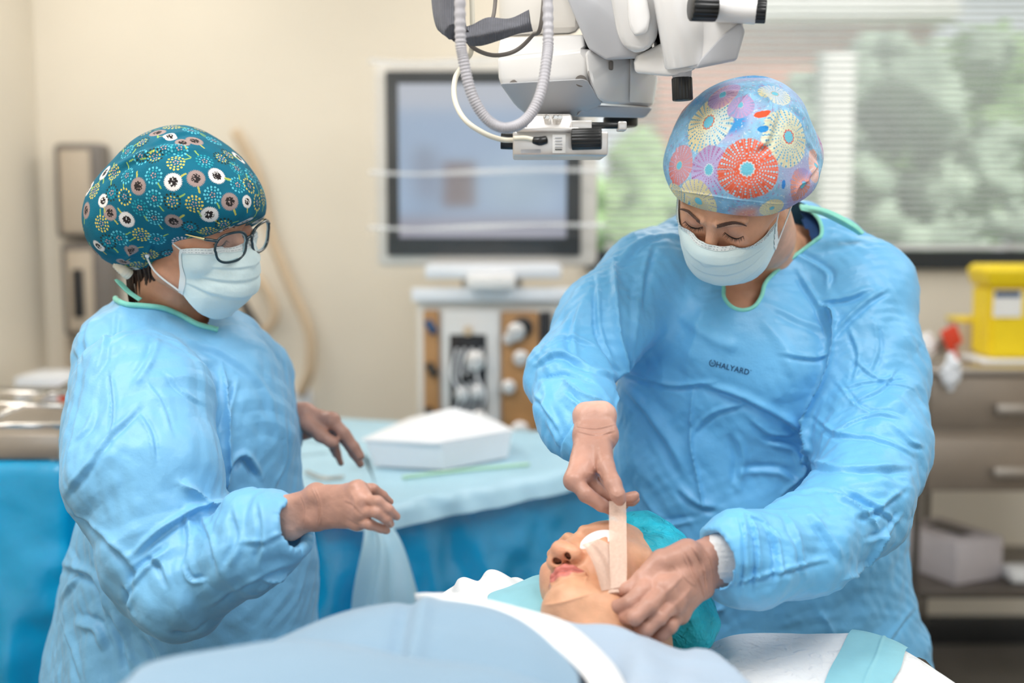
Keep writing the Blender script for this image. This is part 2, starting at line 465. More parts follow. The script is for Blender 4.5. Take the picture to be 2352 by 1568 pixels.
def see_through(m, fac, tint=(1, 1, 1)):
    nt = m.node_tree; b = nt.nodes['Principled BSDF']; out = nt.nodes['Material Output']
    t = nt.nodes.new('ShaderNodeBsdfTransparent'); t.inputs['Color'].default_value = (*tint, 1)
    x = nt.nodes.new('ShaderNodeMixShader'); x.inputs[0].default_value = fac
    nt.links.new(b.outputs[0], x.inputs[1]); nt.links.new(t.outputs[0], x.inputs[2]); nt.links.new(x.outputs[0], out.inputs['Surface']); return m
M = {}
M['wall'] = mat('cream_paint', (.80, .735, .625), .6, noise=.03, nscale=3, bump=.0004, bscale=300)
M['ceil'] = mat('ceiling_white', (.85, .84, .8), .8, noise=.03, nscale=4)
M['floor'] = mat('vinyl_floor', (.13, .12, .11), .35, noise=.2, nscale=9)
M['base'] = mat('dark_baseboard', (.03, .032, .035), .4, noise=.1)
M['frame_dark'] = mat('dark_window_frame', (.016, .022, .028), .4, noise=.1)
M['gown'] = mat('blue_gown_cloth', (.15, .50, .85), .44, spec=.6, noise=.08, nscale=16, bump=.0034, bscale=22, kind='crumple', sheen=.15)
M['gown_n'] = mat('pale_blue_gown_cloth', (.18, .485, .78), .46, spec=.55, noise=.08, nscale=14, bump=.0034, bscale=20, kind='crumple', sheen=.15)
M['mint'] = mat('mint_binding', (.26, .74, .62), .6, noise=.1, nscale=80, bump=.0005, bscale=400)
M['skin'] = mat('skin', (.7, .4, .27), .42, spec=.45, noise=.12, nscale=45, bump=.0005, bscale=420, sss=.12, attr=True)
M['glove'] = mat('tan_latex', (.56, .275, .20), .40, spec=.4, noise=.14, nscale=28, bump=.0012, bscale=90, sss=.05, attr=True)
M['attr_cloth'] = mat('printed_cotton', (.1, .5, .6), .75, spec=.2, bump=.0006, bscale=700, attr=True)
M['mask'] = mat('mask_fabric', (.74, .90, .91), .6, spec=.3, noise=.03, nscale=30, bump=.0005, bscale=160, sheen=.2)
M['mask_white'] = mat('mask_white_fabric', (.86, .92, .92), .6, spec=.3, noise=.03, nscale=30, bump=.0004, bscale=200)
M['stitch'] = mat('grey_stitching', (.45, .53, .56), .8, noise=.1)
M['white'] = mat('white_enamel', (.80, .79, .78), .22, spec=.5, coat=.4, noise=.02, nscale=10)
M['offwhite'] = mat('warm_white_enamel', (.76, .73, .68), .3, noise=.03, nscale=10, coat=.2)
M['greypl'] = mat('pale_grey_plastic', (.50, .51, .54), .35, noise=.04, nscale=12)
M['silver'] = mat('brushed_aluminium', (.68, .66, .64), .3, metal=.6, noise=.06, nscale=40)
M['black'] = mat('black_rubber', (.006, .007, .008), .32, noise=.2, nscale=40, spec=.5)
M['blackpl'] = mat('black_plastic', (.018, .018, .02), .25, noise=.1)
M['hose'] = mat('grey_hose', (.46, .45, .48), .4, noise=.1, nscale=60)
M['creamhose'] = mat('cream_cable', (.82, .77, .64), .4, noise=.04)
M['strap'] = mat('grey_strap', (.17, .175, .20), .85, noise=.2, nscale=60, bump=.0012, bscale=110, kind='weave')
M['steel'] = mat('stainless_steel', (.52, .47, .42), .32, metal=.85, noise=.1, nscale=12)
M['steel_tan'] = mat('satin_steel_panel', (.36, .30, .245), .4, metal=.6, noise=.08, nscale=8)
M['steel_dark'] = mat('dark_steel_tube', (.16, .14, .125), .35, metal=.7, noise=.1)
M['chrome'] = mat('chrome', (.75, .72, .68), .12, metal=1, noise=.03)
M['monitor'] = mat('monitor_bezel', (.018, .022, .025), .3, noise=.1)
M['yellow'] = mat('yellow_plastic', (.92, .68, .01), .4, noise=.05)
M['red'] = mat('red_plastic', (.75, .06, .02), .4, noise=.1)
M['teal_pl'] = mat('blue_drape_plastic', (.0, .42, .80), .24, spec=.8, noise=.25, nscale=5, bump=.012, bscale=7, kind='crumple')
M['teal_deep'] = mat('deep_blue_drape', (.0, .13, .38), .3, spec=.5, noise=.3, nscale=5, bump=.006, bscale=8, kind='crumple')
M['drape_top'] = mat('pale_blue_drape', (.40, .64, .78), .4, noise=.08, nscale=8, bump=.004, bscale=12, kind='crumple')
M['drape'] = mat('foreground_blue_drape', (.205, .33, .45), .55, noise=.10, nscale=4, bump=.003, bscale=9, sheen=.3)
M['drape2'] = mat('pale_patient_sheet', (.36, .46, .58), .6, noise=.04, nscale=8, bump=.002, bscale=18, kind='crumple', sheen=.2)
M['whitecl'] = mat('white_cloth', (.78, .78, .78), .75, noise=.03, nscale=20, bump=.0008, bscale=200)
M['padw'] = mat('white_crepe_pad', (.86, .87, .88), .8, noise=.04, nscale=20, bump=.005, bscale=45, kind='crumple')
M['cyanpad'] = mat('aqua_paper', (.27, .58, .67), .6, noise=.08, nscale=20, bump=.002, bscale=28, kind='crumple')
M['cyancap'] = mat('aqua_bouffant_mesh', (.015, .52, .68), .6, noise=.45, nscale=24, bump=.004, bscale=60, kind='crumple')
M['tray'] = mat('white_tray_plastic', (.82, .85, .90), .4, noise=.02)
M['wood'] = mat('orange_tan_panel', (.50, .26, .10), .45, noise=.12, nscale=8)
M['tape'] = mat('beige_paper_tape', (.78, .58, .47), .7, noise=.12, nscale=260, bump=.0004, bscale=600)
see_through(M['tape'], .24, (1, .92, .85))
M['shield'] = mat('white_eye_pad', (.9, .9, .9), .5, noise=.02)
M['hair'] = mat('dark_hair', (.012, .007, .005), .45, noise=.3, nscale=200)
M['hairb'] = mat('brown_hair', (.06, .028, .016), .5, noise=.3, nscale=200)
M['navy'] = mat('navy_scrubs', (.004, .045, .16), .8, noise=.2, nscale=60)
M['brow'] = mat('brown_brow_hair', (.19, .10, .066), .6, noise=.2, nscale=200)
M['foldw'] = mat('fold_highlight', (.95, .96, .97), .25, spec=.8, noise=.02); see_through(M['foldw'], .6)  # whiteness stands for light glinting along the wrap's folds
M['ink'] = mat('dark_blue_ink', (.01, .06, .16), .6, noise=.05)
M['frames'] = mat('dark_teal_acetate', (.008, .03, .042), .2, noise=.1, coat=.6)
M['frames_in'] = mat('pale_blue_acetate', (.32, .55, .62), .2, noise=.05, coat=.6)
M['lens'] = mat('spectacle_lens', (.9, .97, 1), .04, spec=.5, noise=.0); see_through(M['lens'], .9)
M['gold'] = mat('gold_metal', (.8, .65, .35), .25, metal=1, noise=.02)
M['beige_hose'] = mat('beige_wall_hose', (.62, .48, .33), .5, noise=.05)
M['green'] = mat('pale_green_strip', (.50, .78, .55), .6, noise=.05)
M['greybox'] = mat('grey_wall_unit', (.17, .15, .135), .45, noise=.06)
M['beigepanel'] = mat('beige_panel', (.50, .42, .33), .5, noise=.04)
M['tissue'] = mat('grey_carton', (.52, .48, .50), .6, noise=.05)
M['brick'] = mat('salmon_brick', (.62, .28, .20), .9, noise=.3, nscale=2)
M['leaf'] = mat('leaf_green', (.06, .17, .04), .7, noise=.6, nscale=3, col2=(.48, .66, .32))
M['leaf2'] = mat('grey_green_leaf', (.03, .08, .05), .7, noise=.6, nscale=2.4, col2=(.56, .68, .52))
M['grass'] = mat('lawn', (.10, .22, .05), .9, noise=.5, nscale=3)
M['slat'] = mat('blind_slat', (.85, .86, .87), .4, noise=.03)
M['glass'] = mat('window_glass', (.9, .95, 1), .02, noise=0); see_through(M['glass'], .93)
M['plwrap'] = mat('clear_plastic_wrap', (.95, .97, 1), .12, spec=.8, noise=.0, bump=.01, bscale=14, kind='crumple'); see_through(M['plwrap'], .96)
M['lash'] = mat('dark_lash', (.01, .006, .005), .6, noise=.1)
M['label'] = mat('white_label', (.85, .85, .83), .5, noise=.03)
M['pale'] = mat('pale_outdoor_wall', (.82, .80, .76), .8, noise=.1, nscale=2)
# ------------------------------------------------------------------ the room
WY = 3.95
def struct(o): o['kind'] = 'structure'; return o
wx0, wx1 = at(1345, 500, WY).x, 2.55
wz0, wz1 = at(1176, 618, WY).z, 2.35
LX, RX = at(96, 500, WY).x, 2.9
bm = bmesh.new()
def bx(x0, x1, y0, y1, z0, z1): add_box(bm, ((x0 + x1) / 2, (y0 + y1) / 2, (z0 + z1) / 2), (x1 - x0, y1 - y0, z1 - z0))
bx(LX - .15, wx0, WY, WY + .15, 0, 2.75); bx(wx1, RX + .15, WY, WY + .15, 0, 2.75)
bx(wx0, wx1, WY, WY + .15, 0, wz0); bx(wx0, wx1, WY, WY + .15, wz1, 2.75)
struct(bm_obj('wall_back', bm, M['wall']))
struct(box('wall_left', (LX - .075, 1.2, 1.375), (.15, 5.5, 2.75), M['wall'], bev=0))
struct(box('wall_right', (RX + .075, 1.2, 1.375), (.15, 5.5, 2.75), M['wall'], bev=0))
struct(box('floor', (.7, 1.2, -.05), (4.8, 5.8, .1), M['floor'], bev=0))
struct(box('ceiling', (.7, 1.2, 2.8), (4.8, 5.8, .1), M['ceil'], bev=0))
struct(box('baseboard_back', ((LX + RX) / 2, WY - .012, .05), (RX - LX, .024, .1), M['base'], bev=.003))
struct(box('baseboard_left', (LX + .012, 1.2, .05), (.024, 5.4, .1), M['base'], bev=.003))
bm = bmesh.new(); bx(LX, -1.3, -1.7, -1.55, 0, 2.75); bx(2.6, RX, -1.7, -1.55, 0, 2.75); bx(-1.3, 2.6, -1.7, -1.55, 0, .8); bx(-1.3, 2.6, -1.7, -1.55, 2.45, 2.75)
struct(bm_obj('rear_fill_wall', bm, M['wall']))  # unseen wall added behind the camera, its opening shaped to limit the sky fill
# window
win = bpy.data.objects.new('window_1', None); COL.objects.link(win); win.location = ((wx0 + wx1) / 2, WY + .05, (wz0 + wz1) / 2); struct(win)
bm = bmesh.new(); fz = at(1176, 575, WY).z
bx(wx0, wx1, WY - .03, WY + .08, wz0, fz); bx(wx0, wx1, WY + .02, WY + .08, wz1 - .05, wz1); bx(wx0, wx0 + .03, WY + .02, WY + .08, fz, wz1); bx(wx1 - .04, wx1, WY + .02, WY + .08, fz, wz1)
bm_obj('window_frame', bm, M['frame_dark'], win)
box('pane', ((wx0 + wx1) / 2, WY + .06, (fz + wz1) / 2), (wx1 - wx0 - .06, .006, wz1 - fz - .05), M['glass'], win, bev=0)
bl = empty('venetian_blind', 'white horizontal slat blind lowered over the window behind the surgeon', 'blind', ((wx0 + wx1) / 2, WY - .02, wz1))
bm = bmesh.new(); sx0 = at(1388, 500, WY).x; z = fz + .02
while z < wz1 - .04:
    add_box(bm, ((sx0 + wx1) / 2, WY - .012, z), (wx1 - sx0, .025, .0012), Euler((R(-23), 0, 0)).to_matrix()); z += .0225
bm_obj('slats', bm, M['slat'], bl)
box('head_rail', ((sx0 + wx1) / 2, WY - .012, wz1 - .02), (wx1 - sx0, .035, .035), M['slat'], bl, bev=.003)
box('bottom_rail', ((sx0 + wx1) / 2, WY - .012, fz + .01), (wx1 - sx0, .026, .012), M['slat'], bl, bev=.003)
for x in (sx0 + .15, sx0 + .85, sx0 + 1.55): tubes('ladder_cord', [([(x, WY - .012, fz), (x, WY - .012, wz1)], .001, None)], M['slat'], bl, sides=5)
# outside
struct(box('ground_outside', (4, 16, -.1), (40, 24, .1), M['grass'], bev=0))
def bush(cx, cy, r, hgt, seed, m, lab, cat='bush', name='bush', trunk=False, group=None):
    rnd = random.Random(seed); F_ = Field().block(.05)
    z0 = hgt * .45 if trunk else 0
    for i in range(46):
        a = rnd.random() * 6.28; q = rnd.random() ** .5 * r * .95; z = z0 + rnd.random() * (hgt - z0)
        e = r * rnd.uniform(.14, .30); F_.ell((cx + math.cos(a) * q, cy + math.sin(a) * q, max(z, e * .7)), (e, e, e * .9))
    v, q = F_.build(.10); n = vnormals(v, q); v = v + n * (vnoise(v, 4, seed) * .14 + vnoise(v, 9, seed + 1) * .10)[:, None]
    v, q = subdiv(v, q); n = vnormals(v, q); v = v + n * (vnoise(v, 20, seed) * .07)[:, None]
    if trunk:
        t = empty(name, lab, cat, (cx, cy, 0), group)
        mesh_np('foliage', v, q, m, t); tube('trunk', [(cx, cy, -.05), (cx + .05, cy, hgt * .4), (cx, cy, hgt * .7)], [.12, .08, .05], M['hairb'], t)
    else:
        tag(mesh_np(name, v - [0, 0, min(v[:, 2].min() + .05, 0)], q, m), lab, cat, group)
bush(at(1490, 400, 8).x, 8, .8, 1.9, 3, M['leaf'], 'low bright green bush outside, left of the surgeon\'s cap')
bush(at(1700, 300, 10).x, 10.5, .9, 2.0, 8, M['leaf2'], 'grey green bush outside behind the patterned cap')
bush(at(2080, 300, 8).x, 8.4, .85, 2.75, 5, M['leaf2'], 'tall leafy tree outside the window, beside the bright pillar', 'tree', 'tree', True)
bush(at(2330, 300, 10.8).x, 10.8, 1.2, 3.2, 6, M['leaf'], 'wide leafy tree outside at the far right of the window', 'tree', 'tree', True)
bush(at(2330, 450, 6.2).x, 6.2, .55, 1.45, 9, M['leaf2'], 'dark low bush outside above the right end of the window frame')
bd = empty('building', 'low salmon brick building with a pale roof seen through the blind', 'building', (4.2, 14, 0))
box('wall', (3.3, 15, 1.9), (3.2, 3, 3.8), M['brick'], bd, bev=.02)
box('roof', (3.3, 15, 3.9), (3.6, 3.6, .25), M['pale'], bd, bev=.05)
box('window', (2.5, 13.47, 1.5), (.8, .1, 1.1), M['frame_dark'], bd); box('window', (4.2, 13.47, 2.6), (.7, .1, .9), M['frame_dark'], bd)
x = at(1915, 300, 7.6).x
tag(box('pillar', (x, 7.6, 1.3), (.20, .2, 2.6), M['pale'], bev=.01), 'bright white pillar outside, right of the patterned cap', 'pillar')
tag(box('garden_wall', (2.6, 12.2, .55), (9, .2, 1.1), M['pale'], bev=.01), 'pale low garden wall running behind the bushes outside', 'wall')

# ------------------------------------------------------------------ wall things on the left
u = empty('wall_unit', 'grey wall-mounted unit with a beige front panel left of the teal cap', 'wall unit', at(180, 440, WY - .02))
boxp('housing', 118, 328, 243, 548, WY - .10, .09, M['greybox'], u, bev=.02); boxp('front_panel', 133, 343, 212, 536, WY - .112, .012, M['beigepanel'], u, bev=.008)
u = empty('wall_dispenser', 'grey wall unit with a dark upright slot below the panelled one', 'wall unit', at(200, 660, WY - .02))
boxp('housing', 136, 558, 262, 772, WY - .11, .10, M['greybox'], u, bev=.015); boxp('front_panel', 150, 575, 218, 760, WY - .122, .012, M['beigepanel'], u, bev=.008)
boxp('slot', 164, 618, 194, 730, WY - .128, .008, M['blackpl'], u, bev=.006)
boxp('pipe', 146, 774, 166, 900, WY - .06, .05, M['beigepanel'], u, bev=.01)
wb = empty('vent_box', 'white louvred box behind the steel tray stand', 'box', at(90, 940, WY - .3))
boxp('casing', 30, 866, 150, 1000, WY - .5, .2, M['tray'], wb, bev=.01)
boxp('louvres', 52, 905, 120, 985, WY - .505, .006, M['greypl'], wb, bev=.002)
tag(boxp('marker', 131, 900, 150, 936, WY - .55, .04, M['red'], bev=.008), 'small orange red item showing behind the nurse\'s back', 'marker')
sh = empty('cabinet', 'low cabinet standing under the white louvred box', 'cabinet', (-1.25, WY - .35, 0))
zc = at(90, 1000, WY - .5).z
box('carcass', (-1.28, WY - .33, zc / 2), (.40, .5, zc), M['offwhite'], sh, bev=.006); box('door', (-1.28, WY - .585, zc / 2), (.38, .014, zc - .06), M['offwhite'], sh)
h = empty('wall_hose', 'beige hose looping on the wall behind the nurse\'s glasses', 'hose', at(680, 800, WY - .05))
tube('hose', [(540, 300, WY - .05), (590, 400, WY - .05), (615, 520, WY - .06), (665, 650, WY - .07), (710, 760, WY - .08), (712, 850, WY - .08), (690, 905, WY - .06)], .018, M['beige_hose'], h, n=40)
tube('hose_loop', [(560, 610, WY - .05), (610, 660, WY - .07), (632, 720, WY - .08), (610, 760, WY - .07), (570, 740, WY - .06), (560, 690, WY - .05)], .015, M['beige_hose'], h, n=30)
cyl('hose_nozzle', (555, 690, WY - .09), (590, 752, WY - .09), .014, M['blackpl'], h)
boxp('wall_socket', 655, 895, 715, 960, WY - .03, .03, M['tray'], h, bev=.006)

# ------------------------------------------------------------------ steel tray stand, far left
ts = empty('tray_stand', 'steel tray stand with a railed top at the far left', 'stand', (at(20, 1000, 2.6).x, 2.6, 0))
p = [(-60, 1000, 2.25), (136, 1042, 2.25), (150, 958, 2.75), (-60, 962, 2.75)]
q = [at(*k) for k in p]; zt = q[0].z
bm = bmesh.new()
X0, X1, Y0, Y1 = q[0].x - .25, at(138, 1000, 2.25).x, 2.25, 2.75
zt = at(138, 1012, 2.25).z
add_box(bm, ((X0 + X1) / 2, (Y0 + Y1) / 2, zt - .004), (X1 - X0, Y1 - Y0, .008)); bm_obj('tray', bm, M['steel'], ts)
tubes('rail', [([(X0, Y0, zt + .03), (X1, Y0, zt + .03), (X1, Y1, zt + .03), (X0, Y1, zt + .03)], .007, None)], M['chrome'], ts)
tubes('rail', [([(X0, Y0 + .18, zt + .05), (X1 - .04, Y0 + .12, zt + .05)], .006, None), ([(X0, Y0 + .32, zt + .05), (X1 - .1, Y0 + .3, zt + .05)], .006, None), ([(X1 - .12, Y0, zt + .05), (X1 - .16, Y1, zt + .05)], .006, None)], M['chrome'], ts)
box('apron', ((X0 + X1) / 2, Y0, zt - .012), (X1 - X0, .012, .05), M['steel'], ts)
for lx, ly in ((X1 - .02, Y0 + .02), (X1 - .02, Y1 - .02), (X0 + .02, Y0 + .02), (X0 + .02, Y1 - .02)):
    cyl('leg', (lx, ly, 0), (lx, ly, zt - .01), .014, M['chrome'], ts)

def skirt(name, loop, zt, zb, mt, parent=None, amp=.03, nf=1.0, seed=1, flare=.05, inner=.3, n=420, rows=70):
    """cloth lying over a table outline and hanging down in soft folds"""
    P = np.array(loop, float); c = P.mean(0)
    Q = np.vstack([P, P[:1]]); seg = np.linalg.norm(np.diff(Q, axis=0), axis=1); s = np.concatenate([[0], np.cumsum(seg)])
    u = np.linspace(0, s[-1], n, endpoint=False); E_ = np.stack([np.interp(u, s, Q[:, k]) for k in (0, 1)], 1)
    for _ in range(6): E_ = (E_ + np.roll(E_, 1, 0) + np.roll(E_, -1, 0)) / 3
    T = np.roll(E_, -1, 0) - np.roll(E_, 1, 0); T /= np.linalg.norm(T, axis=1)[:, None]; Nn = np.stack([T[:, 1], -T[:, 0]], 1)
    if ((E_ - c) * Nn).sum() < 0: Nn = -Nn
    ring = []
    for k in np.linspace(0, 1, 14): 
        e = c + (E_ - c) * k - Nn * .02 * (k > .2); ring.append(np.column_stack([e, np.full(n, zt)]))
    h = zt - zb
    for k in np.linspace(0, 1, rows):
        a = min(k * h / .03, 1); r = .02 * math.sin(a * math.pi / 2) - .02
        z = zt - .02 * (1 - math.cos(a * math.pi / 2)) - max(k * h - .03, 0)
        P3 = np.column_stack([E_, np.full(n, z)])
        q3 = np.column_stack([E_ * 1.0, np.full(n, z * .25)])
        f = (vnoise(q3, 7 * nf, seed) + .6 * vnoise(q3, 15 * nf, seed + 3)) * amp * min(k * 2.5, 1) + flare * k
        P3[:, :2] += Nn * (r + f + .012 * vnoise(P3, 22, seed + 9) * min(k * 3, 1))[:, None]
        ring.append(P3)
    V_ = np.vstack(ring); m = len(ring); i = np.arange(m - 1)[:, None] * n; j = np.arange(n)[None]; jn = (j + 1) % n
    q = np.stack([i + j, i + n + j, i + n + jn, i + jn], -1).reshape(-1, 4)
    return mesh_np(name, V_, q, mt, parent)
tag(skirt('side_drape', [(X0 - .01, Y0 - .02), (X1 + .01, Y0 - .02), (X1 + .01, Y1 + .02), (X0 - .01, Y1 + .02)], zt - .04, .1, M['teal_pl'], amp=.055, seed=5, flare=.06), 'blue plastic drape hanging below the steel tray stand', 'drape')

# ------------------------------------------------------------------ draped instrument table
LOOP = [(-.78, 2.40), (-.25, 2.16), (.20, 2.56), (.12, 2.92), (-.62, 3.2), (-.85, 3.0)]
TZ = .95
it = empty('instrument_table', 'table covered in blue drapes between the two women', 'table', (-.3, 2.7, 0))
box('tabletop', (-.33, 2.72, TZ - .03), (.6, .5, .03), M['steel'], it)
for lx, ly in ((-.6, 2.5), (-.1, 2.5), (-.6, 2.93), (-.06, 2.93)): cyl('leg', (lx, ly, 0), (lx, ly, TZ - .045), .015, M['chrome'], it)
tag(skirt('table_drape', LOOP, TZ, .12, M['teal_pl'], amp=.085, seed=2, flare=.07, n=700, rows=110), 'deep blue plastic drape hanging over the front of the instrument table', 'drape')
tag(skirt('table_top_sheen', [(x + (x + .33) * .02, y + (y - 2.7) * .02) for x, y in LOOP], TZ + .006, TZ - .045, M['drape_top'], amp=.014, seed=3, flare=.03, n=500, rows=30), 'pale blue top layer of the instrument table drape, sheen put into its colour', 'drape')  # added pale layer: gloss and haze of the drape's top held in its colour
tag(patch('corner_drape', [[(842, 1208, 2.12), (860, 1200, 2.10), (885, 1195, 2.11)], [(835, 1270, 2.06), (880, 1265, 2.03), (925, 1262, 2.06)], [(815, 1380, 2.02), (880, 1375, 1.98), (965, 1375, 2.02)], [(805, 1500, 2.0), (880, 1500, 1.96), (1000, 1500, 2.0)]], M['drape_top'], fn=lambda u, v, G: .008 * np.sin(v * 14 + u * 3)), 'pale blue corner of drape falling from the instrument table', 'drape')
# white box tray
bt = empty('instrument_tray', 'deep white plastic tray with pale cover on the instrument table', 'tray', at(1000, 1030, 2.5))
Zb = TZ + .012
bm = bmesh.new()
def gp(px, py, z):   # point of the picture lying at height z
    d = ray(px, py); return CAM + d * ((z - CAMZ) / d.z)
base = [gp(862, 1068, Zb), gp(1020, 1076, Zb), gp(1165, 1048, Zb), gp(1110, 1012, Zb), gp(960, 1016, Zb)]
top = [Vector(((p.x + .28 * 0) , p.y, Zb + .058)) + (Vector((p.x, p.y, 0)) - Vector((-.1, 2.5, 0))) * .10 for p in base]
fb = [bm.verts.new(p) for p in base]; ft = [bm.verts.new(p) for p in top]; n = 5
rim = [bm.verts.new(Vector(p) + (Vector((p[0], p[1], 0)) - Vector((-.1, 2.5, 0))).normalized() * .012) for p in top]
bm.faces.new(fb[::-1])
for i in range(n): bm.faces.new((fb[i], fb[(i + 1) % n], ft[(i + 1) % n], ft[i])); bm.faces.new((ft[i], ft[(i + 1) % n], rim[(i + 1) % n], rim[i]))
bmesh.ops.recalc_face_normals(bm, faces=bm.faces[:])
o = bm_obj('tray_body', bm, M['tray'], bt); md = o.modifiers.new('thick', 'SOLIDIFY'); md.thickness = .003
bm = bmesh.new(); cz = sum((v for v in top), Vector()) / 5 + Vector((.02, .03, .045))
cv = [bm.verts.new(p + Vector((0, 0, .002))) for p in top]; c0 = bm.verts.new(cz)
for i in range(n): bm.faces.new((cv[i], cv[(i + 1) % n], c0))
bmesh.ops.recalc_face_normals(bm, faces=bm.faces[:])
o = bm_obj('tray_cover', bm, M['tray'], bt); md = o.modifiers.new('thick', 'SOLIDIFY'); md.thickness = .002
a, b = gp(925, 1096, TZ + .012), gp(1215, 1066, TZ + .012)
tag(tube('green_strip', [a, (a + b) / 2 + Vector((0, .01, 0)), b], .0038, M['green'], n=12), 'pale green strip lying in front of the white tray', 'strip')
pp = [gp(700, 1085, TZ + .014), gp(740, 1100, TZ + .014), gp(788, 1098, TZ + .014)]
tag(tubes('forceps', [(pp, .002, 10), ([p + Vector((0, .02, 0)) for p in pp], .002, 10)], M['steel']), 'small steel forceps on the table above the nurse\'s near hand', 'forceps')
if 0: tag(patch('folded_towel', [[gp(770, 1000, TZ + .03), gp(800, 1010, TZ + .03), gp(870, 1012, TZ + .03)], [gp(740, 975, TZ + .05), gp(800, 975, TZ + .06), gp(900, 985, TZ + .04)], [gp(740, 962, TZ + .03), gp(810, 964, TZ + .03), gp(930, 972, TZ + .03)]], M['cyanpad'], thick=.01), 'pale aqua towel at the back left of the instrument table', 'towel')

# ------------------------------------------------------------------ surgical console and monitor
CY = 3.25
cs = empty('surgical_console', 'white surgical console with tan knobbed panels behind the table', 'console', (at(1120, 900, CY).x, CY + .2, 0))
a, b = at(955, 690, CY), at(1310, 690, CY)
box('cabinet', ((a.x + b.x) / 2, CY + .25, a.z / 2 + .03), (b.x - a.x, .45, a.z - .06), M['offwhite'], cs, bev=.012)
def cp(name, x0, y0, x1, y1, m, pr=.012, bev=.004, par=None): return boxp(name, x0, y0, x1, y1, CY + .02 - pr, pr + .006, m, par or cs, bev)
cp('top_ledge', 945, 662, 1318, 692, M['tray'], .03)
cp('side_panel', 972, 712, 1010, 1040, M['wood'], .016); lp = cs.children[-1] if False else None
cp('centre_panel', 1014, 712, 1148, 1045, M['white'], .012)
cp('bay', 1032, 768, 1118, 1045, M['blackpl'], .016)
cp('knob_panel', 1152, 716, 1236, 1045, M['wood'], .016); cp('edge_panel', 1240, 716, 1266, 1045, M['blackpl'], .016)
cyl('bay_hook', (1075, 760, CY - .005), (1075, 760, CY - .03), .014, M['beige_hose'], cs)
rr = random.Random(2)
for (x, y, r) in ((1092, 828, .028), (1060, 905, .02), (1095, 900, .02), (1070, 870, .016), (1055, 960, .02), (1100, 960, .022)):
    cyl('connector', (x, y, CY), (x, y, CY - .04), r, M['silver'] if r > .018 else M['black'], cs)
tubes('cassette_tube', [([(x, 950, CY - .015), (x + 12, 905, CY - .04), (x - 6, 860, CY - .03), (x + 5, 800, CY - .015)], .004, 16) for x in (1045, 1062, 1080, 1100)], M['tray'], cs)
for (x, y, r, m) in ((1185, 762, .026, 'silver'), (1200, 752, .03, 'black'), (1196, 822, .022, 'silver'), (1168, 888, .02, 'silver'), (1194, 988, .026, 'silver'), (1168, 778, .016, 'silver')):
    cyl('knob', (x, y, CY - .002), (x, y, CY - (.035 if m == 'silver' else .02)), r, M[m], cs)
for (x, y) in ((990, 750), (992, 848), (990, 950)):
    tube('blue_connector', [(x - 8, y - 12, CY - .015), (x + 8, y + 14, CY - .03)], .012, M['ink'] if y < 800 else M['black'], cs, n=5)
mh = empty('monitor', 'large flat monitor in a white housing above the console', 'monitor', (at(1110, 600, 3.4).x, 3.4, at(1110, 610, 3.4).z))
MY = 3.35
def mrect(name, x0, y0, x1, y1, Y, d, m, bev=.006): return boxp(name, x0, y0, x1, y1, Y, d, m, mh, bev)
mrect('housing', 858, 140, 1372, 612, MY + .02, .06, M['offwhite'], .02)
mrect('bezel', 884, 162, 1334, 588, MY, .03, M['monitor'], .006)
# the lit screen, its picture carried as a colour attribute
sm = mat('lit_screen', (.1, .1, .1), .1, attr=True, spec=.5)
nt = sm.node_tree; at_ = [n for n in nt.nodes if n.type == 'ATTRIBUTE'][0]; bs = nt.nodes['Principled BSDF']; nt.links.new(at_.outputs['Color'], bs.inputs['Emission Color']); bs.inputs['Emission Strength'].default_value = .78
for l in list(nt.links):
    if l.to_socket == bs.inputs['Base Color']: nt.links.remove(l)
bs.inputs['Base Color'].default_value = (.02, .02, .02, 1)
nu, nv = 90, 100; uu, vv = np.meshgrid(np.linspace(0, 1, nu), np.linspace(0, 1, nv), indexing='ij')
a, b = at(914, 192, MY - .004), at(1300, 546, MY - .004)
G = np.stack([a.x + (b.x - a.x) * vv, np.full_like(uu, MY - .004), a.z + (b.z - a.z) * uu], -1)
def cblend(c, m, k): return c * (1 - m[..., None]) + np.array(k) * m[..., None]
def rect(x0, x1, y0, y1, s=.03): return 1 / (1 + np.exp(-(vv - x0) / s)) / (1 + np.exp((vv - x1) / s)) / (1 + np.exp(-(uu - y0) / s)) / (1 + np.exp((uu - y1) / s))
C = np.tile(np.array([.42, .55, .74]), (nu, nv, 1)); nz = vnoise(G.reshape(-1, 3), 9, 3).reshape(nu, nv)[..., None]
C = C * (1 + .12 * nz)
C = cblend(C, rect(-.1, 1.1, -.1, .16), (.62, .66, .74)); C = cblend(C, rect(.26, .46, .50, .80, .015), (.30, .25, .25)); C = cblend(C, rect(.10, .24, .44, .74, .03) * .7, (.30, .32, .40))
C = cblend(C, rect(.10, .2, .4, .6, .02) * .6, (.3, .36, .46)); C = cblend(C, rect(.52, .9, .5, .8, .06) * .7, (.56, .70, .78)); C = cblend(C, rect(-.1, 1.1, .86, 1.1, .02), (.42, .42, .50))
mesh_np('screen', G.reshape(-1, 3), grid_quads(nu, nv), sm, mh, cols=C.reshape(-1, 3))
mrect('stand_neck', 1060, 585, 1200, 670, MY + .05, .06, M['offwhite'], .01); mrect('shelf', 975, 608, 1290, 640, MY - .12, .2, M['tray'], .01)
mrect('keyboard_tray', 1070, 632, 1185, 664, MY - .2, .18, M['white'], .01)
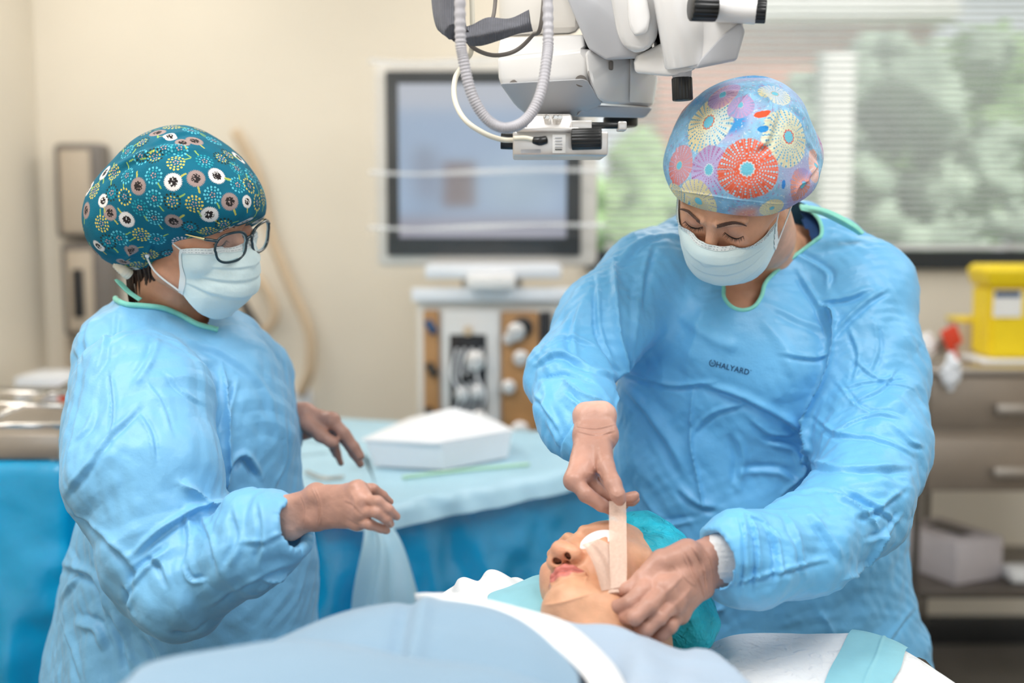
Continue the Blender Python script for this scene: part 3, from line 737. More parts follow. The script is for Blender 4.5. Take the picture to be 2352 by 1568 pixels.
wrap = patch('plastic_wrap', [[(850, 138, 3.30), (1000, 130, 3.28), (1200, 120, 3.3), (1385, 120, 3.30)], [(846, 260, 3.28), (1000, 270, 3.25), (1200, 260, 3.27), (1388, 250, 3.28)], [(850, 395, 3.26), (1000, 398, 3.22), (1200, 392, 3.24), (1390, 390, 3.26)], [(845, 520, 3.27), (1000, 515, 3.24), (1200, 525, 3.22), (1388, 520, 3.27)], [(850, 625, 3.28), (1000, 640, 3.25), (1200, 630, 3.27), (1385, 625, 3.30)]], M['plwrap'], thick=0, nu=120, nv=90,
     fn=lambda u, v, G: .010 * np.exp(-((u - .52) / .02) ** 2) + .010 * np.exp(-((u - .8) / .02) ** 2) + .010 * np.exp(-((u - .05) / .03) ** 2) + .003 * vnoise(G.reshape(-1, 3), 12, 4).reshape(u.shape))
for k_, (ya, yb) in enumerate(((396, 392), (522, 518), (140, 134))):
    tube('fold_highlight', [(848, ya, 3.255), (960, ya + 4, 3.235), (1100, yb + 3, 3.23), (1240, yb - 2, 3.235), (1392, yb, 3.255)], [.007, .004, .008, .004, .008], M['foldw'], wrap, n=50)  # white tubes added as the reflected light streaks on the wrap
tag(wrap, 'clear plastic sheet hung over the large monitor', 'plastic sheet')

# ------------------------------------------------------------------ right trolley
TY = 3.25
tr = empty('drawer_trolley', 'stainless steel trolley with two drawers and castors at the right', 'trolley', (at(2352, 900, TY).x, TY + .2, 0))
tx0 = at(2118, 900, TY).x; tx1 = tx0 + .62
def tz(py, Y=TY): return at(1176, py, Y).z
def tb(name, x0, x1, y0, y1, z0, z1, m, bev=.004, par=None): return box(name, ((x0 + x1) / 2, (y0 + y1) / 2, (z0 + z1) / 2), (x1 - x0, y1 - y0, z1 - z0), m, par or tr, bev=bev)
tb('worktop', tx0 - .01, tx1 + .01, TY - .01, TY + .46, tz(862), tz(845), M['steel'])
tb('rear_rail', tx0, tx1, TY + .44, TY + .45, tz(845), tz(845) + .04, M['steel'])
tb('drawer_case', tx0 + .012, tx1 - .012, TY + .015, TY + .44, tz(1130), tz(862), M['steel_tan'], .003)
for (ya, yb, hy) in ((866, 982, 938), (1006, 1128, 1082)):
    d = tb('drawer', tx0 + .022, tx1 - .022, TY, TY + .02, tz(yb), tz(ya), M['steel_tan'], .004)
    hx = at(2282, 900, TY).x
    box('handle', (hx + .11, TY - .02, tz(hy)), (.22, .02, .034), M['steel'], d, bev=.008); d.children[0].matrix_parent_inverse = d.matrix_parent_inverse.copy() if False else Matrix()
for (lx, ly) in ((tx0, TY + .005), (tx1, TY + .005), (tx0 + .19, TY + .44), (tx1, TY + .44)):
    cyl('post', (lx, ly, .11), (lx, ly, tz(850)), .011, M['steel_dark'], tr)
    w = cyl('caster_wheel', (lx - .012, ly, .045), (lx + .012, ly, .045), .045, M['black'], tr)
    cyl('caster_stem', (lx, ly, .06), (lx, ly, .12), .018, M['chrome'], tr)
zs = at(1176, 1352, TY).z
tb('lower_shelf', tx0 - .008, tx1, TY, TY + .45, zs - .03, zs, M['steel_dark'])
gb = empty('carton', 'grey paper carton with a dark slot on the trolley\'s lower shelf', 'box', (tx0 + .15, TY + .2, zs))
box('carton_body', (tx0 + .16, TY + .18, zs + .065), (.19, .26, .128), M['tissue'], gb, rot=Euler((0, 0, R(25))).to_matrix(), bev=.006)
box('slot', (tx0 + .165, TY + .18, zs + .131), (.05, .14, .004), M['blackpl'], gb, rot=Euler((0, 0, R(25))).to_matrix(), bev=.001)
tag(box('folded_cloth', (tx0 + .36, TY + .08, zs + .022), (.12, .1, .04), M['whitecl'], bev=.015), 'small white cloth on the lower shelf at the frame edge', 'cloth')
tag(mesh_np('plastic_bag', *(lambda vq: (vq[0] + vnormals(*vq) * (vnoise(vq[0], 30, 3) * .012)[:, None], vq[1]))(Field().block(.02).ell((tx0 + .03, TY + .32, .05), (.06, .05, .05)).ell((tx0 + .06, TY + .3, .06), (.04, .04, .04)).build(.006)), M['tray']), 'white bundle lying on the floor under the trolley', 'bundle')
zt_ = tz(845)
sc_ = empty('sharps_container', 'yellow sharps container with flared lid on the trolley', 'container', (at(2320, 800, TY + .2).x, TY + .2, zt_))
def yz(py): return at(1176, py, TY + .12).z
def yx(px): return at(px, 800, TY + .12).x
bm = bmesh.new(); g = bmesh.ops.create_cube(bm, size=1)
for v in g['verts']:
    t = v.co.z > 0; v.co = Vector(((yx(2272) if v.co.x < 0 else yx(2400)) + (-.004 if v.co.x < 0 else .004) * t, TY + .12 if v.co.y < 0 else TY + .26, yz(655) if t else zt_ + .012))
bmesh.ops.bevel(bm, geom=bm.edges[:], offset=.012, segments=3, affect='EDGES'); bm_obj('container_body', bm, M['yellow'], sc_, True, 35)
hull('lid', [Vector((x, y, z)) for x, y, z in [(yx(2258), TY + .105, yz(622)), (yx(2412), TY + .105, yz(622)), (yx(2258), TY + .27, yz(622)), (yx(2412), TY + .27, yz(622)), (yx(2268), TY + .115, yz(658)), (yx(2403), TY + .115, yz(658)), (yx(2268), TY + .265, yz(658)), (yx(2403), TY + .265, yz(658)), (yx(2266), TY + .115, yz(608)), (yx(2403), TY + .115, yz(608)), (yx(2266), TY + .25, yz(608)), (yx(2403), TY + .25, yz(608))]], M['yellow'], sc_)
lb = boxp('label', 2284, 666, 2346, 728, TY + .116, .003, M['label'], sc_, bev=0); boxp('label_band', 2286, 668, 2344, 682, TY + .1145, .002, M['ink'], sc_, bev=0)
tag(box('steel_dish', (yx(2340), TY + .19, zt_ + .006), (.24, .2, .010), M['tray'], bev=.003), 'shallow white tray under the yellow sharps container', 'tray')
rd = empty('red_clamp', 'red plastic clip lying on the trolley left of the yellow container', 'clip', (at(2180, 800, TY + .1).x, TY + .1, zt_))
hull('clip_body', [(2158, 762, TY + .08), (2195, 742, TY + .08), (2212, 785, TY + .08), (2178, 808, TY + .08), (2158, 762, TY + .12), (2195, 742, TY + .12), (2212, 785, TY + .12), (2178, 808, TY + .12)], M['red'], rd)
tube('clip_base', [(2190, 800, TY + .10), (2196, 842, TY + .10)], .01, M['red'], rd, n=4)
gbx = empty('dressing_box', 'brown grey box standing between red clip and yellow container', 'box', (at(2235, 800, TY + .28).x, TY + .28, zt_))
a = at(2205, 800, TY + .26); b = at(2268, 800, TY + .26)
box('box_body', ((a.x + b.x) / 2, TY + .32, zt_ + .055), (b.x - a.x, .12, .11), M['beigepanel'], gbx, bev=.004); box('box_lid', ((a.x + b.x) / 2, TY + .32, zt_ + .115), (b.x - a.x + .004, .124, .012), M['yellow'], gbx, bev=.003)
def crum(name, cx, cy, cz, r, m, lab, cat, s, el=(1, 1, 1)):
    v, q = Field().block(.02).ell((cx, cy, cz), (r * el[0], r * el[1], r * el[2])).ell((cx + r * .5, cy, cz + r * .3), (r * .6, r * .6, r * .7)).build(.005)
    v, q = subdiv(v, q); v = v + vnormals(v, q) * (crumple(v, 35, .022, s) + vnoise(v, 18, s) * .008)[:, None]
    return tag(mesh_np(name, v, q, m), lab, cat)
a = at(2122, 790, TY + .15); crum('paper_wad', a.x + .005, TY + .15, zt_ + .045, .035, M['whitecl'], 'crumpled white wrapping beside the surgeon\'s sleeve on the trolley', 'wrapping', 2, (.8, 1, 1.3))
a = at(2178, 850, TY - .03); crum('glove_bundle', a.x, TY - .045, tz(848), .028, M['tray'], 'white crumpled packet hanging over the trolley\'s front edge', 'packet', 5, (.9, .8, 2.0))
# ------------------------------------------------------------------ surgical microscope hanging from the ceiling
mc = empty('surgical_microscope', 'white ceiling-mounted surgical microscope with black knobs above the patient', 'microscope', at(1330, 60, 1.75))
W, G_, B_ = M['white'], M['greypl'], M['black']
# lens housing: upper band, sloping grey underside and bright right end
def slab(name, front, back, m, bev=.006): return hull(name, list(front) + list(back), m, mc, bev)
slab('housing', [(1142, 132, 1.66), (1342, 112, 1.60), (1345, 178, 1.60), (1146, 190, 1.66), (1380, 236, 1.64), (1185, 240, 1.70)],
     [(1150, 130, 1.95), (1460, 112, 1.95), (1500, 180, 1.95), (1500, 236, 1.92), (1190, 236, 1.95)], W)
slab('underside_cover', [(1147, 191, 1.635), (1346, 180, 1.575), (1384, 238, 1.610), (1330, 268, 1.665), (1218, 270, 1.685), (1184, 243, 1.668)], [(1218, 262, 1.92), (1330, 262, 1.92), (1384, 236, 1.88), (1160, 196, 1.9)], G_, .004)
slab('end_cover', [(1343, 113, 1.59), (1455, 124, 1.64), (1512, 172, 1.70), (1500, 246, 1.70), (1378, 237, 1.60), (1350, 182, 1.585)], [(1345, 113, 1.9), (1512, 172, 1.92), (1500, 246, 1.92), (1380, 237, 1.9)], W, .008)
slab('lens_collar', [(1342, 240, 1.63), (1500, 247, 1.66), (1481, 271, 1.67), (1322, 268, 1.65)], [(1342, 240, 1.88), (1500, 247, 1.88), (1481, 271, 1.86), (1322, 268, 1.88)], G_, .005)
cyl('lens_ring', (1425, 268, 1.74), (1425, 292, 1.74), .026, B_, mc)
slab('seam_panel', [(1448, 130, 1.628), (1508, 176, 1.685), (1498, 240, 1.69), (1446, 236, 1.645)], [(1448, 130, 1.66), (1508, 176, 1.70), (1498, 240, 1.70), (1446, 236, 1.66)], W, .003)
boxp('latch_slot', 1399, 139, 1409, 160, 1.607, .02, M['greybox'], mc, bev=.002)
for x, y in ((1182, 196), (1334, 186)): cyl('screw', (x, y, 1.65 if x < 1200 else 1.59), (x, y, 1.70 if x < 1200 else 1.63), .008, M['greybox'], mc)
# column up to the ceiling
slab('column', [(1142, -120, 1.70), (1330, -120, 1.66), (1338, 78, 1.66), (1150, 84, 1.70)], [(1142, -120, 1.95), (1330, -120, 1.95), (1338, 78, 1.95), (1150, 84, 1.95)], M['offwhite'], .02)
slab('column_base', [(1150, 86, 1.69), (1340, 80, 1.64), (1342, 116, 1.62), (1142, 132, 1.67)], [(1150, 86, 1.95), (1400, 80, 1.95), (1400, 116, 1.95), (1142, 132, 1.95)], W, .005)
box('ceiling_arm', (.02, 1.83, 2.32), (.12, .12, .92), M['offwhite'], mc, bev=.02)
# slanted arm with its round joint
slab('swing_arm', [(1278, -60, 1.60), (1395, -60, 1.58), (1470, 95, 1.56), (1500, 118, 1.56), (1470, 134, 1.57), (1392, 138, 1.58), (1352, 112, 1.59)], [(1278, -60, 1.72), (1395, -60, 1.70), (1500, 100, 1.70), (1480, 130, 1.72), (1392, 134, 1.72), (1352, 112, 1.72)], G_, .016)
slab('arm_cover', [(1392, -60, 1.52), (1500, -60, 1.52), (1514, 40, 1.51), (1508, 96, 1.51), (1478, 122, 1.52), (1440, 120, 1.53), (1418, 82, 1.53)], [(1392, -60, 1.66), (1500, -60, 1.66), (1514, 40, 1.66), (1508, 96, 1.66), (1478, 122, 1.66), (1418, 82, 1.66)], W, .016)
slab('arm_rib', [(1436, -60, 1.49), (1475, -60, 1.49), (1494, 40, 1.485), (1486, 76, 1.485), (1458, 84, 1.49), (1444, 60, 1.49)], [(1436, -60, 1.54), (1475, -60, 1.54), (1494, 40, 1.54), (1486, 76, 1.54), (1458, 84, 1.54)], W, .012)
slab('yoke', [(1455, 132, 1.55), (1532, 92, 1.52), (1606, 140, 1.50), (1600, 160, 1.50), (1540, 176, 1.51), (1458, 168, 1.55)], [(1460, 132, 1.72), (1532, 92, 1.70), (1606, 140, 1.62), (1540, 174, 1.64), (1458, 166, 1.7)], W, .008)
cyl('joint', (1508, 65, 1.60), (1560, 65, 1.60), .036, B_, mc)
slab('binocular_head', [(1536, -60, 1.50), (1650, -60, 1.48), (1706, 48, 1.46), (1708, 78, 1.46), (1690, 140, 1.47), (1598, 158, 1.48), (1536, 148, 1.50)], [(1536, -60, 1.62), (1650, -60, 1.6), (1706, 48, 1.56), (1700, 100, 1.56), (1690, 136, 1.57), (1598, 156, 1.6), (1536, 148, 1.62)], W, .014)
slab('lower_shell', [(1598, 158, 1.475), (1692, 139, 1.465), (1712, 70, 1.458), (1700, 50, 1.458), (1660, 80, 1.46), (1604, 140, 1.47)], [(1598, 158, 1.52), (1692, 139, 1.51), (1712, 70, 1.50), (1700, 50, 1.50)], G_, .004)
cyl('barrel', (1548, -50, 1.485), (1580, 150, 1.505), .030, W, mc)
cyl('tube', (1640, 20, 1.46), (1738, 26, 1.45), .016, W, mc)
cyl('focus_knob', (1586, 16, 1.425), (1644, 18, 1.43), .017, B_, mc, flute=14)
cyl('end_knob', (1731, 26, 1.45), (1760, 27, 1.447), .0145, B_, mc, flute=14)
cyl('handle_knob', (1566, 178, 1.52), (1568, 231, 1.52), .0135, B_, mc, flute=12)
cyl('handle_collar', (1567, 160, 1.52), (1566, 180, 1.52), .0125, M['greypl'], mc)
# camera attachment below
slab('rail', [(1204, 262, 1.52), (1312, 262, 1.52), (1322, 300, 1.51), (1210, 300, 1.51)], [(1204, 262, 1.7), (1312, 262, 1.7), (1322, 298, 1.7), (1210, 298, 1.7)], M['silver'], .003)
boxp('rail_block', 1312, 276, 1360, 300, 1.505, .05, M['silver'], mc, bev=.002)
cyl('slide_rod', (1356, 288, 1.51), (1424, 288, 1.51), .0042, B_, mc)
boxp('rod_bracket', 1420, 278, 1440, 299, 1.50, .03, M['silver'], mc, bev=.002)
boxp('camera_box', 1178, 301, 1397, 357, 1.46, .11, M['silver'], mc, bev=.003)
boxp('box_top_plate', 1185, 292, 1330, 303, 1.455, .10, M['silver'], mc, bev=.002)
cyl('box_knob', (1313, 320, 1.445), (1382, 318, 1.44), .0135, B_, mc, flute=16)
cyl('box_end_cap', (1150, 324, 1.50), (1180, 325, 1.50), .0105, B_, mc)
boxp('sticker', 1269, 309, 1299, 351, 1.4585, .002, M['label'], mc, bev=0)
for k in range(4): boxp('sticker_line', 1275, 315 + k * 7, 1291, 317 + k * 7, 1.4575, .0012, M['greypl'], mc, bev=0)
boxp('sticker_bar', 1275, 342, 1291, 344, 1.4575, .0012, B_, mc, bev=0)
boxp('engraving', 1196, 343, 1242, 351, 1.459, .0015, M['greypl'], mc, bev=0)
tube('cable_plug', [(1226, 322, 1.452), (1240, 324, 1.449), (1254, 321, 1.452)], [.0045, .0058, .0052], B_, mc, n=8)
tube('plug_wire', [(1180, 318, 1.452), (1205, 317, 1.449), (1228, 322, 1.452)], .0032, M['creamhose'], mc, n=10)
for x in (1255, 1275, 1285): cyl('bolt', (x, 270, 1.522), (x, 270, 1.508), .004, M['chrome'], mc)
# hoses
hz = lambda k: 1 + .13 * ((k % 4) < 2)
tag(tube('corrugated_hose', [(1058, -240, 1.40), (1057, 60, 1.40), (1065, 140, 1.40), (1085, 220, 1.40), (1120, 275, 1.40), (1163, 294, 1.40), (1208, 275, 1.41), (1240, 220, 1.42), (1255, 140, 1.44), (1259, 60, 1.46), (1252, -240, 1.48)], .0062, M['hose'], n=420, mod=hz), 'grey corrugated hose looping below the microscope', 'hose')
tag(tube('cream_cable', [(1075, -240, 1.50), (1085, 80, 1.5), (1068, 140, 1.49), (1046, 180, 1.48), (1045, 230, 1.47), (1068, 275, 1.46), (1110, 305, 1.46), (1150, 320, 1.47), (1180, 322, 1.48)], .0034, M['creamhose'], n=120), 'cream cable curving into the microscope camera box', 'cable')
tag(tube('thin_cable', [(1140, -240, 1.60), (1136, 20, 1.60), (1100, 80, 1.55), (1078, 98, 1.50), (1102, 118, 1.50), (1140, 127, 1.52), (1185, 116, 1.53), (1222, 82, 1.52), (1245, 40, 1.50), (1262, -240, 1.5)], .0028, M['greybox'], n=120), 'thin dark cable looping across the grey strap', 'cable')
tag(patch('grey_strap', [[(1003, -240, 1.48), (1012, 20, 1.48), (1040, 62, 1.47), (1080, 58, 1.47), (1120, 40, 1.47), (1170, 42, 1.48), (1215, 22, 1.50)], [(1022, -240, 1.46), (1034, 30, 1.46), (1055, 80, 1.45), (1090, 82, 1.45), (1135, 72, 1.45), (1180, 62, 1.46), (1219, 50, 1.48)], [(1040, -240, 1.48), (1048, 40, 1.48), (1068, 96, 1.47), (1100, 106, 1.47), (1150, 92, 1.47), (1190, 78, 1.48), (1224, 72, 1.50)]], M['strap'], thick=.012, nu=30, nv=80), 'dark grey woven strap slung beside the corrugated hose', 'strap')
# ------------------------------------------------------------------ heads
SKIN = np.array([.60, .33, .215])
def head_local(open_nose=True, lid=True, full=0.0, h=.0015, nk=1.0):
    F_ = Field().block(.022)
    F_.ell((0, .014, .036), (.073, .090, .082)).ell((0, -.035, -.012), (.060, .056, .085)).ell((0, -.038, -.068), (.047 - full * .008, .050, .045 + full * .004))
    F_.ell((0, -.074, -.103), (.021 + full * .006, .019 + full * .009, .019 + full * .007))
    for s in (-1, 1):
        F_.cone((s * .050, -.002, -.066), (s * .016, -.070, -.105), .022 + full * .001, .016 + full * .002)
        F_.ell((s * (.037 - full * .004), -.062, -.034), (.026 - full * .002, .026, .026)); F_.cone((s * .060, -.03, .0), (s * .04, -.075, -.012), .016, .012)
    F_.cone((0, .028, -.06), (0, .045, -.17), .054 * nk + full * .01, .058 * nk + full * .01)
    if full: F_.ell((0, -.035, -.100), (.050, .045, .028)); F_.cone((0, -.03, -.10), (0, .0, -.16), .045, .052)
    F_.block(.006, .010).cone((-.045, -.078, .021), (-.012, -.091, .017), .0075, .008).cone((.045, -.078, .021), (.012, -.091, .017), .0075, .008)
    F_.block(.006, .012).ell((-.031, -.100, -.001), (.018, .014, .0125)).ell((.031, -.100, -.001), (.018, .014, .0125)); F_.blocks[-1]['sub'] = True
    F_.block(.003, .004)
    for s in (-1, 1): F_.ell((s * .031, -.0775, -.0005), (.0155, .0135, .0125))
    F_.block(.008, .009).cone((0, -.088, .008), (0, -.107, -.036), .0075, .0095).ell((0, -.111, -.041), (.0125, .0120, .0115)).ell((-.0145, -.1005, -.0455), (.0095, .0120, .0100)).ell((.0145, -.1005, -.0455), (.0095, .0120, .0100))
    if open_nose:
        F_.block(.001, .0025)
        for s in (-1, 1): F_.cone((s * .0080, -.1085, -.060), (s * .0084, -.1015, -.042), .0040, .0050)
        F_.blocks[-1]['sub'] = True
    # philtrum, lips
    F_.block(.004, .005)
    U = [(-.0255, -.0885, -.0735), (-.014, -.097, -.0695), (-.0045, -.1005, -.0672), (0, -.1, -.0680), (.0045, -.1005, -.0672), (.014, -.097, -.0695), (.0255, -.0885, -.0735)]
    Lw = [(-.0245, -.0875, -.0745), (-.013, -.0955, -.0790), (0, -.0985, -.0805), (.013, -.0955, -.0790), (.0245, -.0875, -.0745)]
    for a, b, ra, rb in zip(U[:-1], U[1:], (.0012, .0036, .0044, .0042, .0044, .0036), (.0036, .0044, .0042, .0044, .0036, .0012)): F_.cone(a, b, ra, rb)
    F_.block(.004, .005)
    for a, b, ra, rb in zip(Lw[:-1], Lw[1:], (.001, .0042, .0052, .0042), (.0042, .0052, .0042, .001)): F_.cone(a, b, ra, rb)
    F_.block(.001, .0022)
    Sm = [(-.0245, -.0925, -.0742), (-.013, -.1005, -.0738), (0, -.1045, -.0735), (.013, -.1005, -.0738), (.0245, -.0925, -.0742)]
    for a, b in zip(Sm[:-1], Sm[1:]): F_.cone(a, b, .0011, .0011)
    F_.blocks[-1]['sub'] = True
    F_.block(.004, .006)
    for s in (-1, 1):
        F_.cone((s * .073, .008, .008), (s * .078, .022, .002), .006, .006); F_.cone((s * .078, .022, .002), (s * .074, .016, -.032), .006, .006); F_.cone((s * .073, .004, .004), (s * .072, .008, -.032), .005, .006)
    v, q = F_.build(h)
    v = lap(v, q, 1, .4)
    # colour: skin, lips, warm cheeks and nose, cool lids
    c = np.tile(SKIN, (len(v), 1)); x, y, z = v.T
    c *= (1 + .10 * vnoise(v, 60, 1) + .05 * vnoise(v, 160, 2))[:, None]
    def mixc(m, k): 
        nonlocal c; c = c * (1 - m[:, None]) + np.array(k) * m[:, None]
    mixc(.35 * np.exp(-(((np.abs(x) - .04) / .02) ** 2 + ((z + .035) / .022) ** 2)) * (y < -.03), (.66, .27, .19))
    mixc(.4 * np.exp(-((x / .018) ** 2 + ((z + .043) / .016) ** 2)) * (y < -.08), (.68, .27, .19))
    ul = np.interp(np.abs(x), [0, .0045, .014, .024, .027], [-.0650, -.0625, -.0660, -.0712, -.0735]); ll = np.interp(np.abs(x), [0, .013, .022, .027], [-.0858, -.0838, -.0775, -.0745])
    mixc(np.clip((ul - z) / .0012, 0, 1) * np.clip((z - ll) / .0012, 0, 1) * (np.abs(x) < .0265) * (y < -.082), (.50, .15, .13))
    mixc(.9 * np.exp(-((z + .0738) / .0008) ** 2) * (np.abs(x) < .0265) * (y < -.082), (.22, .05, .045))
    mixc(.30 * np.exp(-(((np.abs(x) - .031) / .017) ** 2 + ((z + .001) / .012) ** 2)) * (y < -.06), (.42, .19, .15))
    for s in (-1, 1): mixc(((x - s * .0082) ** 2 + (z + .046) ** 2 < .0048 ** 2) * (y < -.09) * (y > -.108) * .85, (.03, .01, .008))
    return v, q, c
def pose(eul, loc, s=.95):
    return Matrix.Translation(loc) @ Euler([R(a) for a in eul]).to_matrix().to_4x4() @ Matrix.Diagonal((s, s, s, 1))
def pose_axes(left, up, la, wp, s=.95):
    """head matrix from its left and crown directions, with the head point la placed at wp"""
    x = Vector(left).normalized(); z = Vector(up); z = (z - x * z.dot(x)).normalized(); y = z.cross(x)
    B = Matrix((x, y, z)).transposed(); m = B.to_4x4() @ Matrix.Diagonal((s, s, s, 1)); m.translation = Vector(wp) - B @ (Vector(la) * s); return m
def xf(Mx, P): A = np.array(Mx); P = np.asarray(P, float); return P @ A[:3, :3].T + A[:3, 3]
def xv(Mx, p): return Mx @ Vector(p)
def join(parts):
    Vs, Qs, Cs, off = [], [], [], 0
    for v, q, c in parts: Vs.append(v); Qs.append(q + off); Cs.append(c); off += len(v)
    return np.vstack(Vs), np.vstack(Qs), np.vstack(Cs)
class PField(Field):
    def pb(s, p):
        if p[0] == 'p': return np.full(3, -50.), np.full(3, 50.)
        return Field.pb(s, p)
    def ev(s, p, X, Y, Z):
        if p[0] == 'p': n = p[2]; return (X - p[1][0]) * n[0] + (Y - p[1][1]) * n[1] + (Z - p[1][2]) * n[2]
        return Field.ev(s, p, X, Y, Z)
    def plane(s, c, n): s.blocks[-1]['p'].append(('p', npy(c), npy(n) / np.linalg.norm(n))); return s

def brows_lashes(Mx, tree, parent, thick=1.0):
    """eyebrows and closed lash lines laid on the face"""
    def onface(x, z, lift=.0005):
        o = Mx @ Vector((x, -.16, z)); d = (Mx.to_3x3() @ Vector((0, 1, 0))).normalized(); h = tree.ray_cast(o, d)
        return (h[0] - d * lift) if h[0] is not None else None
    out = []
    for s in (-1, 1):
        B_ = [(s * .013, .0190), (s * .022, .0220), (s * .032, .0240), (s * .041, .0232), (s * .048, .0195)]
        P = [onface(*p, .0003) for p in B_]; P = [p for p in P if p is not None]
        if len(P) > 3:
            rnd = random.Random(3 + s); lst = []
            C_ = catmull(np.array([p[:] for p in P]), 70); up = np.array((Mx.to_3x3() @ Vector((0, 0, 1)))[:]); sx = np.array((Mx.to_3x3() @ Vector((s, 0, 0)))[:])
            for i, c in enumerate(C_):
                t = i / 69; wdt = .0030 * (1 - t) ** .6 + .0007
                for k in range(7):
                    a = c + up * rnd.uniform(-1, 1) * wdt; b = a + sx * .0045 + up * (.0022 * (1 - 1.6 * t)) 
                    lst.append(([Vector(a), Vector(b)], [.0004 * thick, .00015], 3))
            tubes('eyebrow', lst, M['brow'], parent, sides=4)
        Lh = [(s * .0175, -.0055), (s * .024, -.0098), (s * .031, -.0115), (s * .038, -.0100), (s * .0455, -.0045)]
        P = [onface(*p, .0004) for p in Lh]; P = [p for p in P if p is not None]
        if len(P) > 3:
            lst = [(P, [.0003, .0007, .0009, .0007, .0003], 24)]
            C_ = catmull(np.array([p[:] for p in P]), 26); f = np.array((Mx.to_3x3() @ Vector((0, -1, -.55)))[:]); sx = np.array((Mx.to_3x3() @ Vector((s, 0, 0)))[:])
            for i, c in enumerate(C_): lst.append(([Vector(c), Vector(c + f * (.0042 + .0016 * math.sin(i * 2.3)) + sx * (i / 25 - .4) * .006 + sx * .0008 * math.sin(i * 5.1))], [.00035, .0001], 3))
            tubes('eyelashes', lst, M['lash'], parent, sides=4)

def face_mask(Mx, parent, top=(-.006), corner=((.064, -.036, -.012), (.060, -.020, -.082)), low=(0, -.080, -.130), white=True, nose=.0, jut=0.0, head=None, skew=0.0):
    """pleated surgical mask, in head coordinates"""
    nu, nv = 90, 120
    c0 = np.array([(0, -.104 - jut, top), (0, -.119 - jut, -.030), (0, -.122 - jut, -.055), (0, -.118 - jut, -.090), low])
    C_ = catmull(c0, nu); (ax, ay, az), (bx_, by, bz) = corner
    v = np.linspace(-1, 1, nv); G = np.zeros((nu, nv, 3))
    for i in range(nu):
        t = i / (nu - 1); sx, sy, sz = ax + (bx_ - ax) * t, ay + (by - ay) * t, az + (bz - az) * t
        w = np.abs(v); G[i, :, 0] = sx * np.sign(v) * np.sin(np.minimum(w, 1) * np.pi / 2) ** .92
        k = np.cos(w * np.pi / 2) ** (1.15 - .4 * t)
        G[i, :, 1] = sy + (C_[i, 1] - sy) * k
        G[i, :, 2] = sz + skew * v + (C_[i, 2] - sz) * np.cos(w * np.pi / 2) ** .9
        # nose wire dips beside the nose
        G[i, :, 2] += (1 - t) ** 6 * (-.0035 * np.exp(-((w - .32) / .14) ** 2) + .004 * np.exp(-(w / .13) ** 2))
        G[i, :, 1] += (1 - t) ** 5 * (.010 * np.exp(-((w - .33) / .15) ** 2))
    du = np.gradient(G, axis=0); dv = np.gradient(G, axis=1); N = np.cross(du, dv); N /= np.linalg.norm(N, axis=2)[..., None]
    if N[nu // 2, nv // 2, 1] > 0: N = -N
    U = np.linspace(0, 1, nu)[:, None]; edge = np.clip((1 - np.abs(v)) * 9, 0, 1)[None]
    for c in (.36, .56, .76):   # pleats: each fold steps down like a tile
        G += N * (.0034 * np.exp(-np.clip(U - c, 0, 9) / .04) * (U >= c) * -1 + .0016 * np.exp(-np.clip(c - U, 0, 9) / .06) * (U < c))[..., None] * edge[..., None]
    G += N * (.0009 * vnoise(G.reshape(-1, 3), 60, 4) + .0004 * vnoise(G.reshape(-1, 3), 160, 5)).reshape(nu, nv)[..., None]
    if head is not None:   # keep the cloth off the skin
        inv = np.array(Mx.inverted())
        for it in range(2):
            W0 = xf(Mx, G.reshape(-1, 3)); out = W0.copy()
            for i, p in enumerate(W0):
                loc, nn, _, dd = head.find_nearest(Vector(p)); s = (Vector(p) - loc).dot(nn)
                if s < .0028: out[i] = npy(loc + nn * .0028)
            G = xf(Matrix(inv.tolist()), out).reshape(nu, nv, 3)
            for _ in range(6 if it == 0 else 1): G[1:-1, 1:-1] = .4 * G[1:-1, 1:-1] + .15 * (G[:-2, 1:-1] + G[2:, 1:-1] + G[1:-1, :-2] + G[1:-1, 2:])
    n = nu * nv; Pw = xf(Mx, (G + N * .0012).reshape(-1, 3)); Pb = xf(Mx, (G - N * .0004).reshape(-1, 3)); q = grid_quads(nu, nv)
    idx = np.arange(n).reshape(nu, nv); ring = np.concatenate([idx[0, :], idx[1:, -1], idx[-1, -2::-1], idx[-2:0:-1, 0]]); rn = np.roll(ring, -1)
    o = mesh_np('face_mask', np.vstack([Pw, Pb]), np.vstack([q, q[:, ::-1] + n, np.stack([ring, rn, rn + n, ring + n], 1)]), M['mask'], parent)
    def on(u, w, l=.0016): i = int(u * (nu - 1)); j = int((w + 1) / 2 * (nv - 1)); return Vector(xf(Mx, [G[i, j] + N[i, j] * l])[0])
    # top and side binding, stitched
    W_ = np.linspace(-1, 1, 50)
    def band(name, us, ws, m, l):
        A = [[on(u, w, l) for w in ws] for u in us]
        arr = np.array([[p[:] for p in r] for r in A]); mesh_np(name, arr.reshape(-1, 3), grid_quads(len(us), len(ws)), m, o).matrix_parent_inverse = Matrix.Translation(parent.location).inverted() @ Matrix()
    for nm, us, ws in (('top_binding', (0, .03, .06, .09), W_), ('side_binding', np.linspace(0, 1, 30), (-1, -.97, -.94)), ('side_binding', np.linspace(0, 1, 30), (.94, .97, 1))):
        arr = np.array([[on(u, w, .0022)[:] for w in ws] for u in us]); b = mesh_np(nm, arr.reshape(-1, 3), grid_quads(len(us), len(ws)), M['mask_white'], None); b.parent = o; b.matrix_parent_inverse = Matrix.Translation(parent.location).inverted() if False else o.matrix_world.inverted()
    st = []
    for u in (.028, .078):
        for k in range(46):
            w = -.93 + 1.86 * k / 45; st.append(([on(u, w, .0026), on(u, min(w + .022, .95), .0026)], .00035, None))
